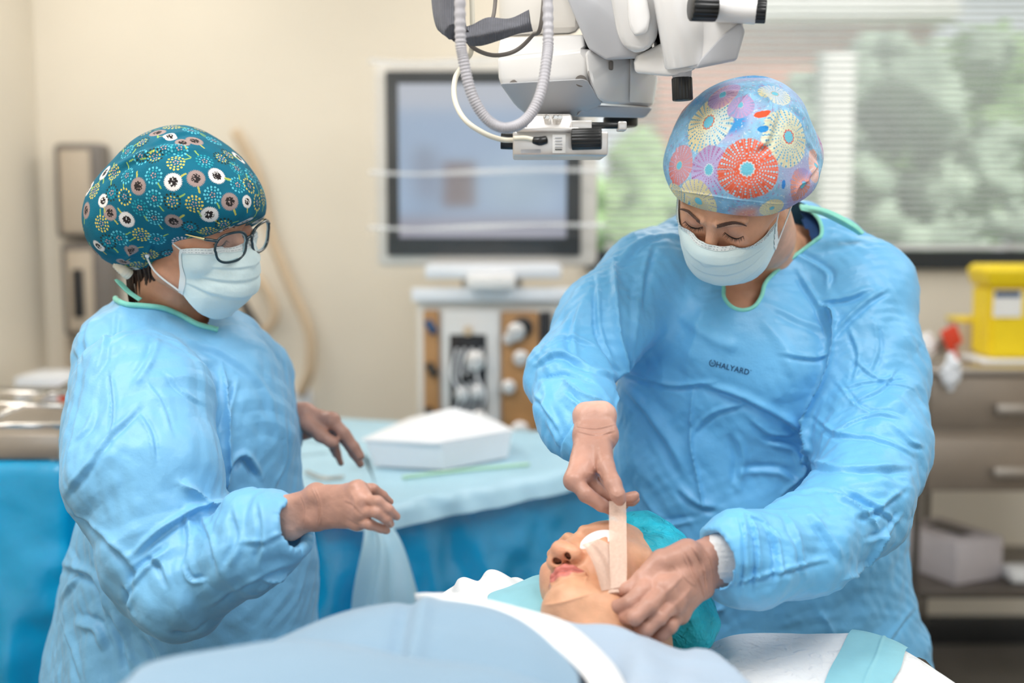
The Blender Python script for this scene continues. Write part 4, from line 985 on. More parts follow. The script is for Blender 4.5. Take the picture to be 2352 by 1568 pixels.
    s_ = tubes('stitching', st, M['stitch'], None, sides=4); s_.parent = o; s_.matrix_parent_inverse = o.matrix_world.inverted()
    return o, on
def fixchild(o, p): o.parent = p; o.matrix_parent_inverse = Matrix()   # sub-part of an untransformed part
# ------------------------------------------------------------------ printed caps
def tangent(N_):
    r = np.array([1., 0, 0]); u = np.cross(r, N_); u = -u if u[2] < 0 else u; u /= np.linalg.norm(u) + 1e-9; r = np.cross(N_, u); 
    if r[0] < 0: r = -r
    return r, u
def stamp(Vt, c, n, Rm, fn, C):
    r, u = tangent(n); D = Vt - c; sel = np.where((D ** 2).sum(1) < (Rm * 2.2) ** 2)[0]; d = D[sel]
    x, y = d @ r / Rm, d @ u / Rm; rr = np.sqrt((d ** 2).sum(1)) / Rm; th = np.arctan2(y, x); near = np.abs(d @ n) < Rm * 1.2
    s = rr / (np.sqrt(x * x + y * y) + 1e-9); x, y = x * s, y * s
    m, col = fn(x, y, rr, th, Vt[sel]); m = m * near
    C[sel] = C[sel] * (1 - m[:, None]) + col * m[:, None]
def urchin(base, dots, ring, seed=0, n=20, flip=None):
    n = int(n * 1.35)
    def f(x, y, r, th, P):
        g = r + .07 * vnoise(P, 60, seed) + .06 * vnoise(P, 22, seed + 3); m = np.clip((1 - g) * 18, 0, 1); col = np.tile(np.array(base, float), (len(r), 1))
        col *= (1 + .22 * vnoise(P, 40, seed + 5))[:, None]
        if flip is not None:
            t = np.clip(.10 + 1.5 * vnoise(P, 26, seed + 8), 0, 1)[:, None]; col = col * (1 - t) + np.array(flip) * t
        a = th / (2 * np.pi) * n; ia = np.floor(a); fa = a - ia - .5; s = .095
        rr = (r + (ia % 2) * s / 2) / s; fr = rr - np.floor(rr) - .5; w = 2 * np.pi * r / n
        d = np.hypot(fa * w, fr * s); rad = np.clip(.10 + .33 * r, .12, .40) * np.minimum(s * 1.05, w * 1.1)
        k = np.clip((rad - d) / .012 + .5, 0, 1) * (r > .30) * (_h(ia.astype(np.int64) % n, np.floor(rr).astype(np.int64), np.zeros(len(r), np.int64), seed) > .12); dc = np.array(dots) * (1 + .35 * vnoise(P, 90, seed + 2))[:, None]
        col = col * (1 - k[:, None]) + dc * k[:, None]
        line = (np.abs(fa) > .44) * (r > .3); col = col * (1 - .35 * line[:, None]) + np.array(ring) * .35 * line[:, None]
        sc = .20 + .02 * np.cos(th * 12); k = (r < sc + .045); col[k] = ring; k = (r < sc); col[k] = (.16, .52, .66)
        return m, col
    return f
def dandelion(petal):
    def f(x, y, r, th, P):
        m = np.clip((1 + .06 * np.sin(th * 31) - r) * 14, 0, 1); col = np.tile(np.array(petal, float), (len(r), 1))
        k = (r < .52 + .04 * np.sin(th * 9)) * (vnoise(P, 620, 3) > -.38); col[k] = (.025, .02, .02); return m, col
    return f
def dotty(c1, c2, cen=(.55, .35, .3)):
    def f(x, y, r, th, P):
        m = np.zeros(len(r)); col = np.tile(np.array(c1, float), (len(r), 1))
        for R0, n, rad, c in ((.9, 13, .13, c1), (.58, 9, .11, c2), (.25, 5, .09, cen)):
            a = th / (2 * np.pi) * n; fa = a - np.floor(a) - .5; d = np.hypot(fa * 2 * np.pi * R0 / n, r - R0); k = d < rad; m[k] = 1; col[k] = c
        return m, col
    return f
def stem(ang, colr, l0=.95, l1=1.75, w=.10):
    ca, sa = math.cos(R(ang)), math.sin(R(ang))
    def f(x, y, r, th, P):
        a = x * ca + y * sa; b = -x * sa + y * ca; m = ((a > l0) & (a < l1) & (np.abs(b) < w)).astype(float); return m, np.tile(np.array(colr, float), (len(r), 1))
    return f
# ------------------------------------------------------------------ hands, given by their joints: (px, py, distance, radius in px)
def hand_field(wr, mcps, fingers, thumb, fore=None, palm=None, kp=.012):
    F_ = Field().block(.009)
    for w in wr:
        for m_ in mcps: F_.chain([w, m_])
    if fore and len(wr) > 1:
        am = lambda a, b: tuple((x + y) / 2 for x, y in zip(a, b))
        F_.chain([am(*fore), am(*wr), am(mcps[0], mcps[-1])])
    if palm: F_.chain([palm[0], palm[-1]]) if len(palm) > 1 else F_.chain([palm[0], palm[0]])
    for a, b in zip(mcps[:-1], mcps[1:]): F_.chain([a, b])
    if fore:
        for w, f in zip(wr, fore): F_.chain([f, w])
        if len(wr) > 1: F_.chain([wr[0], wr[-1]]); F_.chain([fore[0], fore[-1]])
    for f in fingers: F_.block(.003, .0026).chain(f)
    F_.block(.006, .007).chain(thumb)
    return F_
HA = dict(wr=[(726, 1137, 1.385, 20), (726, 1192, 1.385, 20)], fore=[(640, 1165, 1.40, 24), (668, 1215, 1.40, 24)],
    mcps=[(822, 1124, 1.345, 17), (834, 1148, 1.335, 17), (834, 1174, 1.335, 16), (822, 1198, 1.345, 15)],
    fingers=[[(822, 1122, 1.35, 15), (856, 1123, 1.355, 13), (880, 1138, 1.365, 10.5), (898, 1152, 1.372, 7.5)],
             [(834, 1146, 1.335, 14), (868, 1151, 1.318, 13), (893, 1168, 1.318, 11), (912, 1186, 1.328, 9.5)],
             [(832, 1174, 1.335, 13.5), (864, 1176, 1.314, 13), (886, 1192, 1.318, 11), (897, 1203, 1.328, 9.5)],
             [(820, 1199, 1.345, 13), (850, 1204, 1.322, 12), (874, 1213, 1.325, 10.5), (888, 1218, 1.332, 9)]],
    thumb=[(755, 1150, 1.405, 17), (800, 1150, 1.425, 17), (845, 1165, 1.43, 14), (868, 1178, 1.425, 11)])
HB = dict(wr=[(700, 950, 1.88, 21), (694, 985, 1.88, 20)], fore=[(640, 940, 1.88, 22), (640, 975, 1.88, 22)],
    mcps=[(762, 966, 1.86, 17), (752, 978, 1.88, 16), (740, 988, 1.90, 15)],
    fingers=[[(762, 966, 1.86, 16), (790, 995, 1.85, 14), (812, 1025, 1.85, 12.5), (827, 1047, 1.85, 11)],
             [(762, 972, 1.88, 15), (793, 1010, 1.875, 13), (812, 1040, 1.875, 11), (828, 1066, 1.875, 9)],
             [(752, 980, 1.895, 13), (768, 1015, 1.90, 11), (774, 1040, 1.90, 9), (783, 1064, 1.90, 7)],
             [(745, 985, 1.91, 12), (757, 1008, 1.92, 10), (764, 1030, 1.92, 8), (770, 1045, 1.92, 7)]],
    thumb=[(705, 972, 1.86, 20), (738, 1000, 1.845, 15.5), (760, 1014, 1.84, 13.5), (768, 1017, 1.84, 12)])
HC = dict(wr=[(1347, 1000, 1.48, 25), (1388, 1000, 1.48, 26)], fore=[(1345, 955, 1.50, 28), (1385, 952, 1.50, 28)],
    mcps=[(1318, 1103, 1.42, 20), (1340, 1085, 1.435, 22), (1362, 1070, 1.45, 20)],
    fingers=[[(1318, 1103, 1.42, 19.5), (1346, 1135, 1.405, 18), (1382, 1160, 1.405, 16), (1412, 1172, 1.415, 13), (1430, 1188, 1.425, 11)],
             [(1340, 1090, 1.435, 18), (1376, 1128, 1.43, 16), (1420, 1148, 1.43, 14), (1448, 1143, 1.43, 13.5), (1458, 1138, 1.43, 12)],
             [(1352, 1085, 1.45, 16), (1385, 1130, 1.45, 15), (1425, 1152, 1.45, 13), (1452, 1150, 1.45, 12), (1460, 1146, 1.45, 11)],
             [(1360, 1080, 1.465, 14), (1388, 1120, 1.47, 13), (1415, 1152, 1.47, 11), (1435, 1160, 1.465, 10)]],
    thumb=[(1384, 1025, 1.455, 23), (1392, 1072, 1.42, 20), (1408, 1112, 1.395, 18.5), (1418, 1136, 1.385, 16.5), (1424, 1149, 1.384, 13)])
HD = dict(wr=[(1612, 1282, 1.36, 33), (1606, 1335, 1.36, 34)], fore=[(1646, 1258, 1.37, 34), (1648, 1318, 1.37, 36)],
    mcps=[(1500, 1318, 1.325, 24), (1524, 1352, 1.305, 25), (1545, 1384, 1.305, 23), (1560, 1408, 1.32, 21)],
    fingers=[[(1502, 1322, 1.325, 20), (1475, 1357, 1.295, 20), (1448, 1384, 1.285, 19), (1416, 1393, 1.295, 16), (1397, 1396, 1.305, 13)],
             [(1524, 1354, 1.305, 20), (1492, 1390, 1.275, 20), (1458, 1418, 1.265, 19), (1436, 1417, 1.29, 16), (1425, 1408, 1.305, 13)],
             [(1545, 1386, 1.305, 19), (1515, 1418, 1.275, 18.5), (1485, 1444, 1.27, 17.5), (1464, 1440, 1.295, 15), (1455, 1430, 1.305, 12)],
             [(1560, 1410, 1.32, 17), (1540, 1438, 1.29, 16.5), (1520, 1458, 1.29, 15), (1500, 1455, 1.31, 13), (1490, 1448, 1.32, 11)]],
    thumb=[(1578, 1272, 1.345, 36), (1518, 1292, 1.325, 28), (1476, 1325, 1.315, 19), (1440, 1353, 1.31, 15.5), (1412, 1359, 1.315, 12)])
def glove(name, spec, parent, cuffpos=None, seed=1, h=.0014, folds=(), lab=None):
    F_ = hand_field(**spec)
    v, q = F_.build(h); v = lap(v, q, 4, .5)
    n = vnormals(v, q); tr_ = bvh(v, q)
    d = .00035 * vnoise(v, 120, seed) + .0006 * vnoise(v * [1, 1, 1], 45, seed + 1)
    d += fold(v, n, tr_, folds)
    v = v + n * d[:, None]
    c = np.tile(np.array([.50, .27, .205]), (len(v), 1)) * (1 + .12 * vnoise(v, 25, seed + 2) + .06 * vnoise(v, 70, seed + 3))[:, None]
    if cuffpos is not None:   # the thin cuff lets the paler wrist show
        a, b = npy(at(*cuffpos[0])), npy(at(*cuffpos[1])); t = ((v - a) @ (b - a)) / ((b - a) @ (b - a)); k = np.clip(t, 0, 1) * np.clip(.75 + .8 * vnoise(v, 30, seed + 9), 0, 1)
        c = c * (1 - k[:, None]) + np.array([.70, .42, .33]) * k[:, None]
    o = mesh_np(name, v, q, M['glove'], parent, cols=c)
    if lab: o['label'] = lab
    return o, F_, (v, q)
def shrink(F_, off, h=.003):
    v, q = F_.build(h, off=-off); return v, q, np.tile(SKIN, (len(v), 1))

def inpoly(px, py, poly):
    r = np.zeros(len(px), bool); n = len(poly)
    for i in range(n):
        x0, y0 = poly[i]; x1, y1 = poly[(i + 1) % n]
        c = ((y0 > py) != (y1 > py)) & (px < (x1 - x0) * (py - y0) / (y1 - y0 + 1e-12) + x0); r ^= c
    return r
def project(v):
    d = v - npy(CAM); f = d[:, 1] * CP - d[:, 2] * SP; u = d[:, 1] * SP + d[:, 2] * CP
    return 1176 + FPX * d[:, 0] / f, 784 - FPX * u / f
def laid(tree, pts, lift=.001, n=None, Yd=None):
    if n: pts = catmull(np.array(pts, float), n)
    out = [[]]
    for x, y in pts:
        p, nn = shoot(tree, x, y)
        if p is None: continue
        if out[-1] and (p - out[-1][-1]).length > .05: out.append([])
        out[-1].append(p + nn * lift)
    return [c for c in out if len(c) > 2]
# ================================================================== THE SURGEON
surgeon = empty('person', 'woman in blue gown and colourful sea-urchin print cap, holding tape over the patient\'s face', 'person', (at(1750, 1200, 1.75).x, 1.80, 0))
S = surgeon
MS = pose_axes((.84, -.5, -.23), (-.256, -.72, .655), (0, -.085, -.008), at(1641, 527, 1.57))
hv, hq, hc = head_local(open_nose=False, h=.0016)
hv = xf(MS, hv); hc = np.clip(hc * [1.32, 1.27, 1.22], 0, 1)
TOR = [((1690, 700, 1.80), (1690, 900, 1.80), 165, 255), ((1690, 900, 1.80), (1740, 1200, 1.82), 255, 318), ((1740, 1200, 1.82), (1785, 1560, 1.84), 318, 338)]
def tor(F_, k=1.0, sh=0):
    for a, b, ra, rb in TOR: F_.cone(at(*a), at(*b), ra * a[2] / FPX * k - sh, rb * b[2] / FPX * k - sh, (0, 1, 0), .56)
    F_.cone(at(1785, 1560, 1.84), Vector((.43, 1.84, .45)), 338 * 1.84 / FPX * k - sh, .26 * k - sh, (0, 1, 0), .6)
def gownS(F_, e=0.0):
    F_.block(.05, .05)
    tor(F_, 1.0, e)
    px = lambda r, Y: r * Y / FPX - e
    C = lambda a, b, ra, rb, n=None, f=1: F_.cone(at(*a), at(*b), px(ra, a[2]), px(rb, b[2]), n, f)
    C((1600, 600, 1.86), (1500, 635, 1.79), 112, 92); C((1810, 590, 1.87), (1955, 670, 1.80), 120, 130); C((1620, 640, 1.84), (1900, 640, 1.84), 100, 110)
    C((1660, 790, 1.76), (1760, 830, 1.76), 150, 160)
    F_.block(.03, .035)
    C((1490, 640, 1.77), (1385, 745, 1.71), 100, 96); C((1385, 745, 1.71), (1303, 860, 1.64), 96, 92); C((1303, 860, 1.64), (1330, 950, 1.56), 90, 84); C((1330, 950, 1.56), (1360, 1002, 1.50), 84, 60)
    C((1318, 1000, 1.54), (1330, 1020, 1.53), 52, 42)
    F_.block(.03, .03)
    C((1960, 690, 1.79), (1990, 850, 1.73), 128, 130); C((1990, 850, 1.73), (1998, 1030, 1.64), 130, 126); C((1998, 1030, 1.64), (1965, 1165, 1.54), 126, 118); C((1965, 1165, 1.54), (1840, 1262, 1.44), 116, 106)
    C((1840, 1262, 1.44), (1735, 1286, 1.38), 106, 98); C((1735, 1286, 1.38), (1690, 1284, 1.365), 98, 90)
    C((1715, 1215, 1.385), (1676, 1208, 1.375), 40, 34); C((1730, 1345, 1.38), (1690, 1352, 1.375), 36, 30)
    C((1688, 1240, 1.36), (1690, 1330, 1.36), 44, 44); C((2060, 800, 1.80), (2070, 900, 1.78), 50, 50)
    return F_
GF = PField(); gownS(GF)
# sleeve openings
GF.block(.01, .006); GF.cone(at(1368, 985, 1.49), at(1372, 1080, 1.44), 46 * 1.49 / FPX, 52 * 1.47 / FPX); GF.cone(at(1678, 1286, 1.365), at(1590, 1280, 1.33), 58 * 1.36 / FPX, 66 * 1.33 / FPX); GF.blocks[-1]['sub'] = True
gv, gq = GF.build(.0048)
gv, gq = subdiv(gv, gq)
gn = vnormals(gv, gq); gt = bvh(gv, gq)
FS = [  # creases of the surgeon's gown
 ([(1415, 560), (1412, 700), (1416, 850), (1425, 1010), (1440, 1120)], .010, -.016, 'v'), ([(1418, 620), (1470, 560), (1530, 540), (1600, 560)], .010, .007, 's'),
 ([(1370, 640), (1372, 740), (1400, 830), (1420, 860)], .007, .006, 's'), ([(1222, 838), (1290, 812), (1360, 850), (1410, 872)], .009, .010, 's'), ([(1235, 870), (1300, 850), (1370, 880)], .008, .008, 'v'),
 ([(1240, 800), (1300, 770), (1370, 790)], .007, .006, 's'), ([(1225, 900), (1260, 950), (1290, 1000)], .007, .006, 's'), ([(1300, 900), (1340, 930), (1390, 940)], .006, .005, 'S'), ([(1320, 960), (1300, 1010), (1290, 1050)], .006, .005, 's'),
 ([(1430, 860), (1500, 878), (1560, 890), (1640, 880)], .007, .006, 's'), ([(1600, 885), (1700, 915), (1800, 965), (1860, 1010)], .012, .010, 's'), ([(1560, 720), (1640, 780), (1700, 800)], .014, .006, 'r'),
 ([(1592, 885), (1585, 1000), (1598, 1080), (1620, 1180)], .005, -.010, 'v'), ([(1592, 1000), (1640, 950), (1720, 930)], .008, .005, 's'), ([(1420, 880), (1470, 940), (1530, 1020), (1570, 1100)], .016, .008, 's'),
 ([(1680, 990), (1700, 1050), (1690, 1120)], .012, .006, 's'), ([(1760, 1010), (1830, 1030), (1850, 1090)], .010, .007, 'S'), ([(1720, 960), (1770, 1000), (1840, 1000)], .010, .006, 's'), ([(1700, 1080), (1790, 1080), (1840, 1110)], .010, .005, 'S'),
 ([(1903, 705), (1908, 760), (1900, 830), (1885, 890), (1862, 940), (1858, 1020), (1850, 1080), (1800, 1135)], .010, -.018, 'v'), ([(1884, 712), (1905, 735), (1908, 765)], .010, -.020, 'v'), ([(1880, 700), (1950, 690), (1990, 670)], .008, .007, 's'), ([(1915, 780), (1990, 700), (2030, 672)], .007, .006, 's'),
 ([(1790, 815), (1860, 825), (1905, 818)], .006, .005, 's'), ([(1830, 620), (1870, 700), (1900, 790)], .008, .006, 's'), ([(1820, 570), (1900, 620), (1905, 660)], .008, .005, 'S'), ([(1760, 700), (1830, 740), (1890, 770)], .012, .005, 's'),
 ([(1460, 640), (1445, 760), (1430, 860)], .010, .005, 's'), ([(1500, 560), (1480, 640), (1470, 720)], .008, .005, 'S'), ([(1620, 700), (1600, 780), (1580, 840)], .014, .005, 'r'), ([(1740, 720), (1800, 800), (1820, 870)], .014, .004, 'r'),
 ([(1870, 960), (1920, 1000), (2000, 1010), (2090, 1050)], .007, .006, 's'), ([(1850, 1060), (1920, 1080), (2000, 1085), (2080, 1080)], .009, .009, 's'), ([(1840, 1140), (1880, 1125), (1950, 1140)], .008, .006, 's'), ([(1900, 1130), (1960, 1170), (2010, 1210)], .009, -.013, 'v'),
 ([(1930, 1120), (2000, 1160), (2060, 1200)], .008, .008, 's'), ([(1960, 1190), (2010, 1175), (2070, 1130)], .007, .006, 's'), ([(1980, 1240), (2030, 1220), (2070, 1180)], .007, .006, 'S'), ([(1860, 1180), (1900, 1230), (1930, 1290)], .009, .008, 's'),
 ([(1760, 1195), (1790, 1240), (1795, 1290), (1780, 1350)], .007, .009, 's'), ([(1720, 1180), (1740, 1230), (1745, 1300), (1735, 1365)], .005, .008, 's'), ([(1700, 1175), (1712, 1230), (1712, 1320), (1700, 1370)], .004, .006, 's'), ([(1800, 1180), (1840, 1250), (1850, 1330)], .009, .008, 's'),
 ([(1690, 1180), (1760, 1190), (1800, 1230)], .005, .005, 's'), ([(1690, 1350), (1760, 1330), (1820, 1310), (1900, 1290)], .006, .006, 's'), ([(1940, 900), (2000, 880), (2080, 870)], .005, .004, 's'), ([(1930, 880), (1980, 940), (2060, 960)], .005, .004, 'S'), ([(1960, 830), (2010, 870), (2090, 900)], .005, .004, 's'),
 ([(1940, 940), (2020, 900), (2060, 850)], .005, .004, 's'), ([(1950, 760), (1970, 820), (1960, 880)], .006, .004, 's'), ([(2010, 740), (2020, 800), (2000, 860)], .006, .004, 'S'), ([(1920, 1000), (1990, 960), (2060, 970)], .005, .004, 's'), ([(2040, 980), (2080, 1020), (2110, 1030)], .006, .004, 's'),
 ([(1930, 1330), (1990, 1290), (2040, 1200)], .008, -.010, 'v'), ([(1640, 1400), (1700, 1390), (1860, 1375)], .010, -.008, 'v'), ([(1990, 1568), (2040, 1480), (2105, 1400)], .010, .006, 's'), ([(2090, 1200), (2095, 1300), (2110, 1400)], .014, .006, 's'),
 ([(1880, 1400), (1910, 1450), (1920, 1500)], .012, -.008, 'v'), ([(1820, 1380), (1800, 1440), (1810, 1500)], .014, .006, 's'), ([(1460, 1120), (1500, 1180), (1560, 1230)], .010, .006, 's'), ([(1440, 1180), (1520, 1200), (1600, 1190)], .008, .005, 'S'), ([(1550, 1120), (1600, 1160), (1650, 1170)], .010, .006, 's'),
 ([(1290, 860), (1330, 900), (1400, 920)], .007, -.007, 'v'), ([(1330, 700), (1310, 760), (1320, 820)], .010, .005, 's'), ([(1250, 880), (1262, 960), (1300, 1040)], .010, .005, 'r'),
]
d = fold(gv, gn, gt, FS)
yy = np.array([0.]); 
gx, gy = project(gv)
calm = np.clip(1 - np.exp(-(((gx - 1680) / 170) ** 2 + ((gy - 800) / 120) ** 2)), .25, 1)
d += (facet(gv, 5, .0055, 7) + facet(gv, 12, .0042, 9) + .004 * vnoise(gv, 6, 2) + facet(gv, 26, .0021, 4) + facet(gv, 52, .0010, 5)) * calm
loc = lambda x, y, rx, ry: np.exp(-(((gx - x) / rx) ** 2 + ((gy - y) / ry) ** 2))
d += facet(gv, 16, .0055, 61) * (loc(1760, 1270, 120, 110) + .6 * loc(1990, 1150, 120, 120)) + facet(gv, 22, .0040, 62) * loc(2010, 900, 110, 180) + facet(gv, 14, .004, 63) * loc(1300, 900, 90, 110) + facet(gv, 13, .0035, 64) * loc(1700, 1050, 200, 140)
gv = gv + gn * d[:, None]
SKP = [(1600, 480), (1610, 560), (1640, 640), (1661, 652), (1663, 680), (1680, 702), (1706, 711), (1732, 703), (1748, 680), (1755, 652), (1775, 628), (1812, 596), (1866, 556), (1886, 538), (1880, 505), (1850, 472), (1700, 380)]
gx, gy = project(gv); cut = inpoly(gx, gy, SKP) & (gv[:, 1] < 1.86)
gt = bvh(gv, gq)
keep = ~cut[gq].any(1); gq2 = gq[keep]
used = np.unique(gq2); rm = np.full(len(gv), -1); rm[used] = np.arange(len(used))
gown = mesh_np('surgical_gown', gv[used], rm[gq2], M['gown'], S)
nl = laid(gt, [(1640, 640), (1661, 654), (1663, 682), (1680, 704), (1706, 712), (1732, 704), (1749, 680), (1757, 652), (1777, 628), (1814, 596), (1868, 556), (1887, 538), (1881, 504), (1850, 472)], .0, 60)
nb = tubes('neck_binding', [(c_, .0032, None) for c_ in nl], M['mint'], S, sides=8)
nb['label'] = 'mint green neck binding'
tp = patch('neck_tie', [[(1838, 468, 1.76), (1900, 480, 1.73), (1960, 510, 1.74), (1986, 534, 1.75)], [(1836, 474, 1.75), (1896, 488, 1.72), (1955, 518, 1.73), (1980, 538, 1.74)], [(1840, 482, 1.74), (1890, 496, 1.73), (1950, 526, 1.74), (1972, 540, 1.75)]], M['mint'], S, thick=.001, nu=12, nv=30); tp['label'] = 'mint green tie flying off the collar'
# navy scrubs showing at the collar
nf = Field(); gownS(nf, .010); nv_, nq_ = nf.build(.005); nx, ny = project(nv_); c_ = nv_[nq_].mean(1); cx_, cy_ = project(c_)
zone = [(1822, 440), (1900, 440), (1910, 560), (1880, 580), (1868, 552), (1850, 520)]
k = inpoly(cx_, cy_, zone) & (c_[:, 1] < 1.88)
if k.sum(): 
    q_ = nq_[k]; u_ = np.unique(q_); r_ = np.full(len(nv_), -1); r_[u_] = np.arange(len(u_)); mesh_np('scrub_top', nv_[u_], r_[q_], M['navy'], S)
# logo on the chest
def logo():
    cu = bpy.data.curves.new('t', 'FONT'); cu.body = 'HALYARD'; cu.size = 1; cu.offset = .012; cu.space_character = 1.06; cu.resolution_u = 4
    o = bpy.data.objects.new('t', cu); COL.objects.link(o); bpy.context.view_layer.update()
    me = bpy.data.meshes.new_from_object(o.evaluated_get(bpy.context.evaluated_depsgraph_get())); bpy.data.objects.remove(o)
    bm = bmesh.new(); bm.from_mesh(me); bmesh.ops.triangulate(bm, faces=bm.faces[:])
    w = max(v.co.x for v in bm.verts); org = (1643, 842); ex = (76 / w, 19 / w); ey = (4.2, -17.5)
    bmesh.ops.subdivide_edges(bm, edges=[e for e in bm.edges if e.calc_length() > .2], cuts=2)
    # round emblem before the word and the small mark after it
    def ring(cx, cy, r0, r1, n=28):
        a = [bm.verts.new((cx + r1 * math.cos(6.2832 * i / n), cy + r1 * math.sin(6.2832 * i / n), 0)) for i in range(n)]; b = [bm.verts.new((cx + r0 * math.cos(6.2832 * i / n), cy + r0 * math.sin(6.2832 * i / n), 0)) for i in range(n)]
        for i in range(n):
            if 6 <= i <= 8: continue
            bm.faces.new((a[i], a[(i + 1) % n], b[(i + 1) % n], b[i]))
    ring(-.50, .36, .34, .46); ring(w + .18, .62, .03, .08, 12)
    for x in (-.62, -.42):
        v = [bm.verts.new(p) for p in ((x, .2, 0), (x + .06, .2, 0), (x + .06, .52, 0), (x, .52, 0))]; bm.faces.new(v)
    v = [bm.verts.new(p) for p in ((-.58, .33, 0), (-.40, .33, 0), (-.40, .39, 0), (-.58, .39, 0))]; bm.faces.new(v)
    for v in bm.verts:
        x, y = v.co.x, v.co.y; px = org[0] + x * ex[0] + y * ey[0]; py = org[1] + x * ex[1] + y * ey[1]
        p, n = shoot(gt, px, py); v.co = p + (CAM - p).normalized() * .0012
    bmesh.ops.delete(bm, geom=[], context='VERTS')
    bm_obj('chest_logo', bm, M['ink'], S)
logo()
# hands
gC, fC, _ = glove('glove', HC, S, cuffpos=((1366, 1005, 1.47), (1366, 955, 1.5)), seed=3, folds=[([(1330, 992), (1370, 1000), (1412, 990)], .002, .0016, 's'), ([(1350, 1085), (1372, 1092), (1378, 1110)], .002, -.0018, 'v'), ([(1368, 1080), (1380, 1090), (1384, 1108)], .002, -.0016, 'v'), ([(1325, 980), (1370, 985), (1414, 975)], .002, .0014, 's'), ([(1404, 1133), (1418, 1140), (1432, 1133)], .0015, -.001, 'v')])
gD, fD, _ = glove('glove', HD, S, cuffpos=((1625, 1300, 1.36), (1675, 1295, 1.37)), seed=8, folds=[
    ([(1572, 1262), (1592, 1300), (1612, 1350), (1618, 1372)], .0022, .0026, 's'), ([(1585, 1252), (1615, 1300), (1625, 1370)], .0025, .0030, 's'), ([(1600, 1245), (1632, 1290), (1640, 1350)], .0025, .0026, 'S'), ([(1565, 1270), (1590, 1320), (1605, 1355)], .002, .0016, 's'),
    ([(1640, 1232), (1660, 1280), (1668, 1340)], .003, .0022, 's'), ([(1545, 1300), (1575, 1330), (1600, 1350)], .003, .0012, 's'), ([(1520, 1370), (1550, 1340), (1570, 1320)], .004, .0012, 'r'), ([(1540, 1400), (1570, 1370), (1590, 1350)], .004, .0010, 'r')])
kn = Field().block(.012)
for y_ in (1256, 1282, 1308): kn.cone(at(1652, y_, 1.366), at(1700, y_, 1.374), 37 * 1.38 / FPX, 44 * 1.38 / FPX)
kv, kq = kn.build(.003); k_ = mesh_np('knit_cuff', kv + vnormals(kv, kq) * (.0006 * np.sin(kv[:, 2] * 900))[:, None], kq, M['whitecl'], S); k_['label'] = 'white knit cuff'
# body under the gown: one skin surface with the head
BF2 = Field().block(.04)
BF2.cone(xv(MS, (0, .035, -.11)), at(1760, 640, 1.88), .054, .05)
gownS(BF2, .031); bv, bq = BF2.build(.006)
vC, qC, cC = shrink(fC, .0016); vD, qD, cD = shrink(fD, .0016)
bx_, by_ = project(bv)
v, q, c = join([(hv, hq, hc), (bv, bq, np.tile(SKIN * [1.25, 1.2, 1.15], (len(bv), 1))), (vC, qC, cC), (vD, qD, cD)])
# body where the neck comes through must not carry gown bulk: build it as skin
sbody = mesh_np('body', v, q, M['skin'], S, cols=c)
ht = bvh(hv, hq)
brows_lashes(MS, ht, S, 1.1)
mk, on = face_mask(MS, S, top=-.018, corner=((.073, -.036, -.010), (.066, -.026, -.068)), low=(0, -.084, -.130), head=ht, jut=.003, skew=-.009)
ear = [xv(MS, (.074, .012, .004)), xv(MS, (.084, .022, -.010)), xv(MS, (.076, .012, -.036))]
tubes('ear_loop', [([on(.02, .98), xv(MS, (.074, -.012, .004)), ear[0]], .0011, 20), ([on(.97, .98), xv(MS, (.072, .0, -.055)), ear[2], ear[1], ear[0]], .0011, 26)], M['mask_white'], S)
# printed cap
px_ = lambda r, Y=1.62: r * Y / FPX
CF = PField().block(.045, .02)
Y0 = MS.translation.y
CF.ell(at(1706, 350, Y0 + .0), (px_(146), .135, px_(150))).ell(at(1712, 282, Y0 + .02), (px_(116), .11, px_(76))).ell(at(1815, 380, Y0 + .04), (px_(64), .075, px_(76))).ell(at(1594, 365, Y0 + .02), (px_(58), .065, px_(70)))
CF.ell(at(1702, 430, Y0 - .01), (px_(146), .118, px_(86)))
fr, bk = xv(MS, (0, -.088, .040)), xv(MS, (0, .10, .004)); xl = MS.to_3x3() @ Vector((1, 0, 0)); nrm = xl.cross(bk - fr).normalized()
if nrm.dot(MS.to_3x3() @ Vector((0, 0, 1))) < 0: nrm = -nrm
CF.block(.001, .004).plane(fr, nrm); CF.blocks[-1]['sub'] = True
cv, cq = CF.build(.0019); cv, cq = subdiv(cv, cq)
cn = vnormals(cv, cq); ct = bvh(cv, cq)
d = fold(cv, cn, ct, [([(1545, 432), (1620, 448), (1700, 462), (1790, 468), (1860, 462)], .0018, -.0022, 'v'), ([(1670, 290), (1700, 245), (1725, 212)], .010, -.006, 'v'), ([(1760, 300), (1768, 250), (1752, 215)], .010, -.007, 'v'), ([(1740, 345), (1765, 325), (1790, 250)], .008, .004, 's'), ([(1620, 232), (1660, 215), (1700, 212)], .008, .004, 's'),
   ([(1840, 440), (1865, 400), (1880, 380)], .008, .006, 's'), ([(1850, 320), (1868, 350), (1885, 370)], .010, .005, 's'), ([(1556, 320), (1550, 380), (1548, 430)], .006, .005, 's'), ([(1820, 455), (1835, 425), (1862, 410)], .006, -.004, 'v'), ([(1800, 240), (1840, 270), (1862, 310)], .010, .004, 's')])
d += .0035 * vnoise(cv, 14, 5) + facet(cv, 12, .0018, 6)
cv = cv + cn * d[:, None]; ct = bvh(cv, cq)
n1, n2, n3 = vnoise(cv, 16, 21), vnoise(cv, 24, 22), vnoise(cv, 90, 23)
C = np.tile(np.array([.26, .50, .70]), (len(cv), 1)) * (1 + .18 * n3 + .12 * vnoise(cv, 200, 3))[:, None]
def lay(m, k):
    global C; m = np.clip(m, 0, 1)[:, None]; C = C * (1 - m) + np.array(k) * m
